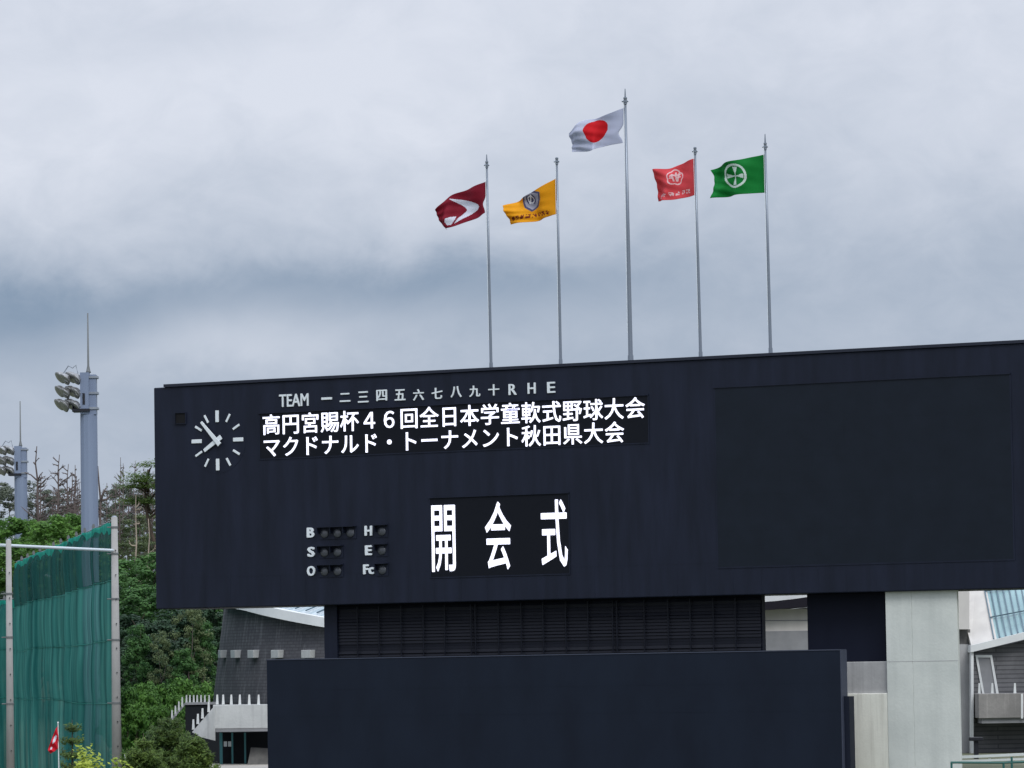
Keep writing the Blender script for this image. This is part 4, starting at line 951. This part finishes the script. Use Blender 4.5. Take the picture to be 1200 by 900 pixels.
dead(DM[1], 62.5, 533, 318, .8, 'dark straight bare trunk second from left between the light towers')
for q, (x, y, Y) in enumerate(((68, 551, 326), (73.6, 544, 324), (79, 553, 320), (89, 545, 322), (84, 558, 330), (96, 556, 328))):
    dead(DM[q % 5], x, y, Y, .8, 'slim bare dead tree close to the tall light tower', 'slim dead trees by the tall light tower')
dead(DS, 119, 546, 300, .8, 'thick broken dead tree with stubby branches just right of the tall light tower')
for q, (x, y, Y) in enumerate(((137, 536, 314), (145, 543, 316), (154, 541, 318), (168, 543, 320), (175, 552, 316), (161, 560, 312))):
    dead(DM[(q + 2) % 5], x, y, Y, .55, 'thin bare dead tree between the net pole and the scoreboard', 'thin dead trees next to the scoreboard')
PM = [dead_mesh(50 + i, .2, 10, mat_=M_pale, r=.02) for i in range(2)]
for q, (x, y, Y) in enumerate(((158, 580, 292), (169, 608, 268))):
    dead(PM[q % 2], x, y, Y, .6, 'pale grey dead trunk standing among the trees beside the scoreboard', 'pale dead trunks beside the scoreboard')
for q in range(14):
    x = [43, 47, 58, 65, 71, 76, 82, 86, 92, 126, 131, 148, 158, 172][q]
    dead(DM[(q * 3 + 1) % 5], x, 556 + (q * 37) % 19, 336 + (q * 13) % 14, .75, 'small far bare dead tree among the thin pines on the ridge', 'small far dead trees on the ridge')
# umbrella pine at the edge of the board
def pad_pine(px_, pyt, Y, label):
    p = at(px_, pyt, Y); z0 = gz(p.x, Y); H = p.z - z0; rnd = random.Random(5)
    E_ = empty('pine_tree', label, 'pine tree', (p.x, Y, z0)); m_ = MB(); tp = [Vector((.6 * math.sin(k * .7), 0, H * k / 8)) for k in range(9)]
    m_.tube(tp, [.26 - .025 * k for k in range(9)], 7); lf = MB()
    for k in range(13):
        t = rnd.uniform(.72, 1.0); q = tp[0].lerp(tp[8], t); q.z = H * t; a = rnd.uniform(0, 6.28); l = rnd.uniform(.4, 2.2) * (1.35 - t) * 1.5
        e = q + Vector((math.cos(a) * l, math.sin(a) * l, .25 * l)); m_.tube([q - Vector((0, 0, .3)), q.lerp(e, .5), e], [.08, .06, .03], 5)
        for s in range(420):
            d = Vector((rnd.gauss(0, .62), rnd.gauss(0, .62), abs(rnd.gauss(0, .2)))); leafquad(lf, e + d, (Vector((rnd.uniform(-.7, .7), rnd.uniform(-.7, .7), 1))).normalized(), rnd.uniform(.07, .15), .35, rnd)
    m_.build('trunk', M_bark, E_, True); lf.build('crown', M_lf_p, E_)
pad_pine(180, 550, 300, 'green pine with flat needle pads against the left edge of the scoreboard')

# foreground conifers
def conifer(base, H, W, seed, label, dens, mat_, nm='conifer', whorls=14, cat='conifer', group=None, nl=.075):
    rnd = random.Random(seed); E_ = empty(nm, label, cat, base, 0, group); tr = MB(); lf = MB()
    tr.tube([(0, 0, -.1), (0, 0, H * .6), (0, 0, H * .99)], [.05 * H / 3, .03 * H / 3, .006], 6)
    for k in range(whorls):
        t = .06 + .9 * k / whorls; z = H * t; nb = rnd.randint(6, 8); l0 = W * .5 * (1 - t) ** .6; z *= rnd.uniform(.94, 1.05)
        for b in range(nb):
            a = 6.283 * b / nb + rnd.uniform(-.4, .4) + k; l = l0 * rnd.uniform(.7, 1.15) + .06; d = Vector((math.cos(a), math.sin(a), 0))
            P3 = [Vector((0, 0, z)), d * l * .5 + Vector((0, 0, z - .02 * l)), d * l + Vector((0, 0, z + .28 * l + rnd.uniform(-.25, .25) * l))]
            tr.tube(P3, [.014, .01, .004], 4)
            n_ = int(dens * 1.6 * l) + 8
            for q in range(n_):
                f = rnd.random() ** .7; p = P3[0].lerp(P3[1], f * 2) if f < .5 else P3[1].lerp(P3[2], f * 2 - 1)
                sd_ = Vector((-d.y, d.x, 0)) * rnd.uniform(-1, 1) * (.05 + .32 * l * (1 - abs(f - .55)) * .8)
                p = p + sd_ + Vector((0, 0, rnd.gauss(0, .06)))
                leafquad(lf, p, Vector((rnd.uniform(-1, 1), rnd.uniform(-1, .4), .8)).normalized(), nl * rnd.uniform(.6, 1.3), .3, rnd)
    tr.build('trunk', M_bark, E_, True); lf.build('foliage', mat_, E_); return E_
def con_at(px_, pyt, Y, wpx, seed, label, dens, mat_, **kw):
    p = at(px_, pyt, Y); return conifer((p.x, Y, gz(p.x, Y)), p.z - gz(p.x, Y), wpx * Y / F_PX, seed, label, dens, mat_, **kw)
con_at(198, 838, 138, 110, 1, 'broad dark green conifer in front of the terrace stairs', 170, M_lf_p, whorls=16)
con_at(168, 858, 136, 90, 2, 'shorter dark conifer just right of the net pole foot', 160, M_lf_p, whorls=14)
con_at(226, 862, 136.5, 58, 3, 'small olive conifer beside the dark doorway', 160, M_lf_p, whorls=13)
con_at(186, 848, 142, 90, 6, 'dark conifer partly hidden behind the broad conifer', 150, M_lf_p, whorls=14)
con_at(84.5, 842, 150, 50, 4, 'thin sparse conifer sapling in front of the green net', 75, M_lf_p, whorls=9, nl=.08)
def leafy(px_, pyt, Y, wpx, seed, label, n_):
    p = at(px_, pyt, Y); z0 = gz(p.x, Y); H = p.z - z0; W = wpx * Y / F_PX; rnd = random.Random(seed); E_ = empty('shrub', label, 'shrub', (p.x, Y, z0)); tr = MB(); lf = MB()
    for k in range(26):
        a = rnd.uniform(0, 6.28); r_ = W * .5 * rnd.random() ** .6; h = H * (1 - .28 * (r_ / (W * .5)) ** 1.5) * rnd.uniform(.82, 1.0); e = Vector((math.cos(a) * r_, math.sin(a) * r_, h)); tr.tube([(0, 0, 0), e * .5 + Vector((0, 0, h * .1)), e], [.02, .013, .004], 5)
        for q in range(n_):
            f = rnd.uniform(.35, 1.02); pp = e * f + Vector((rnd.gauss(0, .09), rnd.gauss(0, .09), h * .08 + rnd.gauss(0, .08))); leafquad(lf, pp, Vector((rnd.uniform(-.8, .8), rnd.uniform(-1, .2), 1)).normalized(), rnd.uniform(.06, .11), .6, rnd)
    tr.build('stem', M_bark, E_); lf.build('foliage', M_lf_y, E_)
leafy(101, 878, 134, 50, 3, 'yellow-green leafy shrub at the foot of the green net', 60)
leafy(138, 891, 133, 34, 8, 'small yellow-green shrub at the foot of the taller net pole', 40)
# small red flag on a thin stake
b = at(69.5, 900, 132); t_ = at(68, 848, 132)
E_ = empty('red_pennant', 'small red flag hanging from a thin pale stake before the green net', 'flag', (t_.x, 132, gz(t_.x, 132)))
h = t_.z - gz(t_.x, 132); m_ = MB(); m_.tube([(0.04, 0, 0), (0, 0, h)], [.018, .014], 8); m_.build('stake', M_railw, E_)
m_ = MB(); m_.lathe((0, 0, h), (0, 0, 1), [(0, .02), (.03, .028), (.06, .01)], 8); m_.build('finial', M_railw, E_)
m_ = MB(); top = [(68, 850), (64.5, 856), (60, 868), (56, 879)]; bot = [(69, 875), (67, 878), (63, 881), (59, 883)]; nu, nv = 30, 24
for j in range(nv + 1):
    for i in range(nu + 1):
        q = catm(top, i / nu).lerp(catm(bot, i / nu), j / nv); p = at(q.x, q.y, 132 + .05 * math.sin(i * .5 + j * .3)); m_.v.append((p.x - t_.x, p.y - 132, p.z - gz(t_.x, 132)))
blot = [[(65.2, 861), (67, 862.5), (64.6, 869), (61.2, 872), (62.5, 866)], [(59.2, 876), (61.2, 875), (61, 878), (59, 878.5)]]
for j in range(nv):
    for i in range(nu):
        a = j * (nu + 1) + i; m_.f.append((a, a + 1, a + nu + 2, a + nu + 1)); q = catm(top, (i + .5) / nu).lerp(catm(bot, (i + .5) / nu), (j + .5) / nv); m_.mi.append(1 if any(inpoly(q.x, q.y, P) for P in blot) else 0)
o = m_.build('cloth', [flagmat('red_cloth', (214, 36, 56)), MATS['white_cloth']], E_, True); so_ = o.modifiers.new('thickness', 'SOLIDIFY'); so_.thickness = .005
b = at(146.7, 884, 150); m_ = MB(); m_.tube([(0, 0, 0), (0, 0, b.z - BANK)], .03, 8); m_.lathe((0, 0, b.z - BANK), (0, 0, 1), [(0, .032), (.03, .02)], 8); o = m_.build('marker_stake', M_railw); o.location = (b.x, 150, BANK)
tag(o, 'thin white stake right beside the taller net pole', 'stake')
